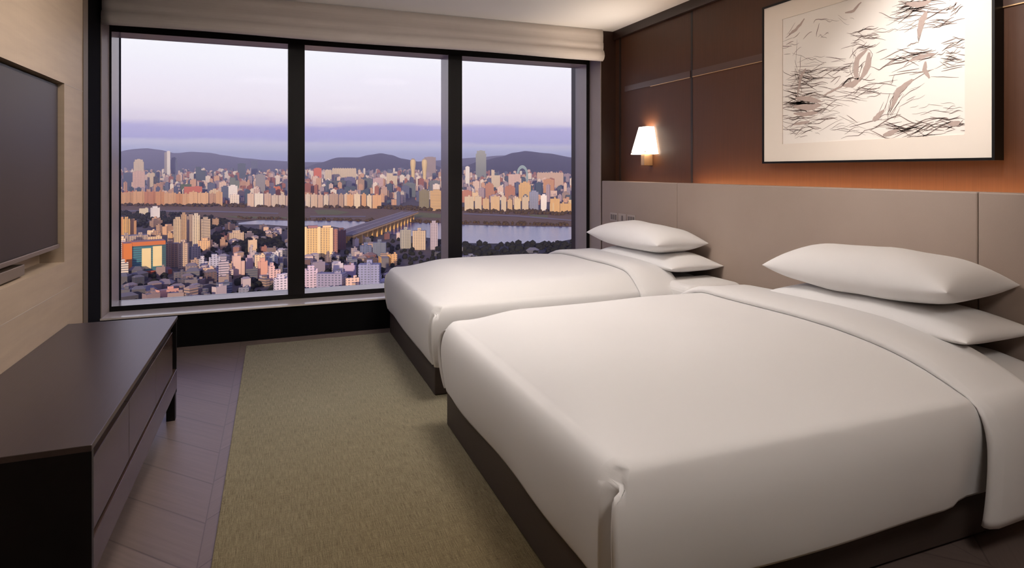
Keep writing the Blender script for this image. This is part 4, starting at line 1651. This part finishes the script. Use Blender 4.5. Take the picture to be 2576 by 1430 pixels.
# ---- the dense mass of other buildings
pal_far = [(226, 196, 180), (214, 176, 160), (200, 160, 140), (180, 150, 150), (236, 220, 206), (206, 150, 110), (160, 150, 166), (120, 122, 150), (84, 92, 120), (60, 76, 96), (232, 204, 168), (190, 108, 76), (150, 124, 116)]
pal_near = [(170, 160, 170), (200, 184, 186), (226, 200, 190), (140, 120, 116), (150, 96, 84), (120, 124, 146), (96, 92, 100), (210, 176, 150), (180, 150, 130), (226, 220, 226), (110, 86, 84)]


def clear(x, y, r):
    for a, b, c in PLACED:
        if (a - x) ** 2 + (b - y) ** 2 < ((c + r) * 0.8) ** 2:
            return False
    return True


def scatter(n, pxr, pyr, wr, hr, styles, mats, pal, label, group, avoid=None, deepr=(.5, 1.0), name='building'):
    made = tries = 0
    while made < n and tries < n * 40:
        tries += 1
        px, py = CITY_RND.uniform(*pxr), CITY_RND.uniform(*pyr)
        if avoid and avoid(px, py):
            continue
        p, d = at_ground(px, py)
        w = CITY_RND.uniform(*wr)
        if not clear(p.x, p.y, w / 2):
            continue
        h = CITY_RND.uniform(*hr)
        dp = w * CITY_RND.uniform(*deepr)
        st = CITY_RND.choice(styles)
        o = link(name, block_bm(w, dp, h, st, CITY_RND), M[CITY_RND.choice(mats)])
        o.location = tuple(p)
        o.rotation_euler = (0, 0, -math.atan2(p.x, p.y) + CITY_RND.choice((0, .3, -.3, .7)) + CITY_RND.uniform(-.1, .1))
        cc = CITY_RND.choice(pal)
        col(o, cc)
        tag(o, label, 'building', group)
        row_ = 'low' if py > 700 else ('high' if py < 640 else 'midway')
        QUEUE.append((px, o, '%s %s %s, %s %s' % (colour_word(cc), SHAPE[st], name if name != 'building' else 'block', row_, where_px(px))))
        PLACED.append((p.x, p.y, max(w, dp) / 2))
        made += 1


def no_river(px, py):
    if px > 1100 and py < 625:
        return True
    if px > 600 and py < 575 + max(0, (px - 850)) * 0.13:
        return True
    return py < 556


scatter(26, (290, 640), (566, 640), (12, 22), (12, 26), ['low', 'step', 'tower'], ['apt', 'solid', 'banded'], [(226, 180, 130), (214, 170, 130), (190, 150, 120), (236, 206, 170)], 'one of the small sunlit blocks between the left towers and the river', 'small sunlit blocks near the left bank', no_river)
scatter(96, (480, 985), (640, 765), (9, 17), (7, 17), ['low', 'house', 'step'], ['apt', 'solid', 'banded'], pal_near, 'one of the small houses crowded under the window', 'small houses under the window', no_river, name='house')
scatter(70, (530, 1010), (580, 650), (9, 17), (7, 15), ['low', 'house'], ['solid', 'apt'], pal_near, 'one of the small houses among trees on the near shore', 'small houses among the near shore trees', no_river, name='house')
scatter(30, (290, 520), (690, 775), (10, 20), (6, 14), ['low', 'house'], ['solid', 'apt'], [(70, 70, 84), (96, 90, 100), (140, 120, 120), (60, 60, 70)], 'one of the low dark roofs at the bottom left of the window', 'low dark roofs at the bottom left', no_river, name='house')
scatter(12, (1110, 1480), (622, 700), (12, 30), (5, 9), ['low', 'house'], ['solid', 'apt'], [(120, 124, 140), (90, 92, 104), (60, 64, 76)], 'one of the low sheds on the dark near bank', 'low sheds on the dark near bank', None, name='shed')


def scatter_far(n, dr, pxr, wr, hr, label, group):
    made = tries = 0
    while made < n and tries < n * 30:
        tries += 1
        px = CITY_RND.uniform(*pxr)
        d = CITY_RND.uniform(*dr)
        p = px_ray(px, 430) * d
        w = CITY_RND.uniform(*wr)
        if not clear(p.x, p.y, w / 2):
            continue
        h = CITY_RND.uniform(*hr)
        dp = w * CITY_RND.uniform(.4, .9)
        st = CITY_RND.choice(['tower', 'step', 'crown', 'slab'])
        o = link('building', block_bm(w, dp, h, st, CITY_RND), M[CITY_RND.choice(['tower', 'apt', 'office', 'solid'])])
        o.location = (p.x, p.y, ground_z(d))
        o.rotation_euler = (0, 0, -math.atan2(p.x, p.y) + CITY_RND.choice((0, .25, -.25)))
        cc = CITY_RND.choice(pal_far)
        col(o, cc)
        tag(o, label, 'building', group)
        QUEUE.append((px, o, '%s %s block behind riverside row, %s' % (colour_word(cc), SHAPE[st], where_px(px))))
        PLACED.append((p.x, p.y, max(w, dp) / 2))
        made += 1


scatter_far(30, (2750, 3300), (290, 1445), (24, 50), (30, 62), 'one of the blocks just behind the riverside slabs', 'blocks just behind the riverside slabs')

# everything beyond: far too many roofs to count
def mat_far(name, c0):
    t = NT(name)
    tc = t.n('ShaderNodeTexCoord')
    sp = t.n('ShaderNodeSeparateXYZ')
    t.l(tc.outputs['Object'], sp.inputs[0])
    w = t.math('MULTIPLY', t.math('LESS_THAN', t.math('FRACT', t.math('DIVIDE', t.math('ADD', sp.outputs[2], 400.0), 7.0)), 0.5),
               t.math('LESS_THAN', t.math('FRACT', t.math('DIVIDE', t.math('ADD', sp.outputs[0], 40000.0), 9.0)), 0.6))
    t.base(t.mix(t.math('MULTIPLY', w, 0.5), c0, (0.06, 0.07, 0.10))).set(0.7)
    return t.m


colF = [(230, 200, 184), (206, 160, 130), (170, 150, 160), (84, 92, 124), (240, 226, 214), (160, 96, 76), (60, 80, 100)]
bmF = bmesh.new()
for i in range(4200):
    px = CITY_RND.uniform(240, 1520)
    d = 2700 + 6300 * CITY_RND.random() ** 0.8
    p = px_ray(px, 430) * d
    w = CITY_RND.uniform(14, 38)
    if not clear(p.x, p.y, w / 2 + (8 if d < 3600 else 4)):
        continue
    h = CITY_RND.uniform(10, 34) if CITY_RND.random() < 0.75 else CITY_RND.uniform(34, 80)
    mi = CITY_RND.randrange(len(colF))
    vs = add_box(bmF, -w / 2, w / 2, -w * .35, w * .35, -10, h, mi)
    if h > 30:
        vs += add_box(bmF, -w * .2, w * .2, -w * .15, w * .15, h, h + 5, mi)
    mt = Matrix.Translation((p.x, p.y, ground_z(d))) @ Matrix.Rotation(-math.atan2(p.x, p.y) + CITY_RND.uniform(-.5, .5), 4, 'Z')
    for v in vs:
        v.co = mt @ v.co
tag(link('distant_buildings', bmF, [mat_far('far_wall_%d' % k, srgb(*c)) for k, c in enumerate(colF)]), 'hazy sea of small buildings reaching back to the hills', 'buildings', kind='stuff')

# ---- trees: dark clumps along streets, slopes and the bank
def mat_tree(name, c0, c1):
    t = NT(name)
    a = t.noise(t.coord(), 0.25, 4, 0.7)
    t.base(t.mix(a, c0, c1)).set(0.95, 0, 0.1)
    return t.m


def trees(name, spots, mat, label):
    bm = bmesh.new()
    ico = bmesh.new()
    bmesh.ops.create_icosphere(ico, subdivisions=1, radius=1.0)
    base = [v.co.copy() for v in ico.verts]
    fs = [[v.index for v in f.verts] for f in ico.faces]
    ico.free()
    for (x, y, z, r) in spots:
        k = [bm.verts.new((x + c.x * r * CITY_RND.uniform(.75, 1.25), y + c.y * r * CITY_RND.uniform(.75, 1.25), z + r * 0.7 + c.z * r * CITY_RND.uniform(.7, 1.15))) for c in base]
        for f in fs:
            bm.faces.new([k[i] for i in f])
    return tag(link(name, bm, mat, smooth=True), label, 'trees', kind='stuff')


def spots_px(n, poly_, rr, keep=True):
    out = []
    xs = [p[0] for p in poly_]
    ys = [p[1] for p in poly_]

    def inside(x, y):
        c = False
        for i in range(len(poly_)):
            x1, y1 = poly_[i]
            x2, y2 = poly_[i - 1]
            if (y1 > y) != (y2 > y) and x < (x2 - x1) * (y - y1) / (y2 - y1) + x1:
                c = not c
        return c
    t_ = 0
    while len(out) < n and t_ < n * 30:
        t_ += 1
        x, y = CITY_RND.uniform(min(xs), max(xs)), CITY_RND.uniform(min(ys), max(ys))
        if not inside(x, y):
            continue
        p, d = at_ground(x, y)
        r = CITY_RND.uniform(*rr)
        if keep and not clear(p.x, p.y, r * 0.6):
            continue
        out.append((p.x, p.y, p.z, r))
    return out


M['tree_dark'] = mat_tree('dark_foliage', srgb(22, 26, 26), srgb(50, 50, 40))
M['tree_brown'] = mat_tree('autumn_foliage', srgb(58, 44, 30), srgb(96, 78, 46))
trees('street_trees', spots_px(620, [(500, 620), (560, 590), (722, 575), (860, 590), (990, 600), (1110, 620), (1110, 660), (960, 770), (290, 775), (290, 700), (480, 690)], (3, 5.5)), M['tree_dark'], 'dark trees filling the gaps between the near buildings')
trees('hill_trees', spots_px(420, [(520, 600), (600, 575), (700, 600), (722, 640), (640, 640), (560, 625)], (4, 8)), M['tree_dark'], 'dark wooded slope in the middle of the left pane')
trees('bank_trees', spots_px(420, [(290, 535), (420, 535), (560, 550), (600, 562), (560, 580), (400, 575), (290, 575)], (4, 7)), M['tree_dark'], 'dark trees behind the left river bank')
trees('far_bank_trees', spots_px(620, [(200, 513), (600, 517), (940, 521), (1440, 534), (1560, 538), (1560, 546), (1300, 541), (940, 527), (600, 523), (200, 519)], (5, 9)), M['tree_brown'], 'brown trees along the foot of the riverside slabs')
trees('bank_scrub', spots_px(260, [(600, 548), (767, 552), (960, 556), (1160, 560), (1440, 566), (1440, 571), (1160, 566), (960, 559), (767, 556), (600, 553)], (3, 6)), M['tree_brown'], 'brown scrub along the far water edge')
trees('near_shore_trees', spots_px(420, [(1100, 612), (1165, 616), (1300, 618), (1400, 614), (1440, 606), (1530, 600), (1530, 680), (1100, 680)], (4, 8)), M['tree_dark'], 'dark trees on the near bank in the right pane')

# ---- evening haze lying over the city
hm = bpy.data.materials.new('evening_haze')
hm.use_nodes = True
nt = hm.node_tree
nt.nodes.clear()
vo = nt.nodes.new('ShaderNodeVolumeScatter')
vo.inputs['Color'].default_value = (0.88, 0.80, 1.0, 1)
vo.inputs['Density'].default_value = 1 / 12500
vo.inputs['Anisotropy'].default_value = 0.6
mo = nt.nodes.new('ShaderNodeOutputMaterial')
nt.links.new(vo.outputs[0], mo.inputs['Volume'])
bm = bmesh.new()
add_box(bm, -12000, 20000, 400, 17500, -190, 480)
tag(link('evening_haze', bm, hm), 'thin violet evening haze over the city', 'haze', kind='stuff')

settle_labels()
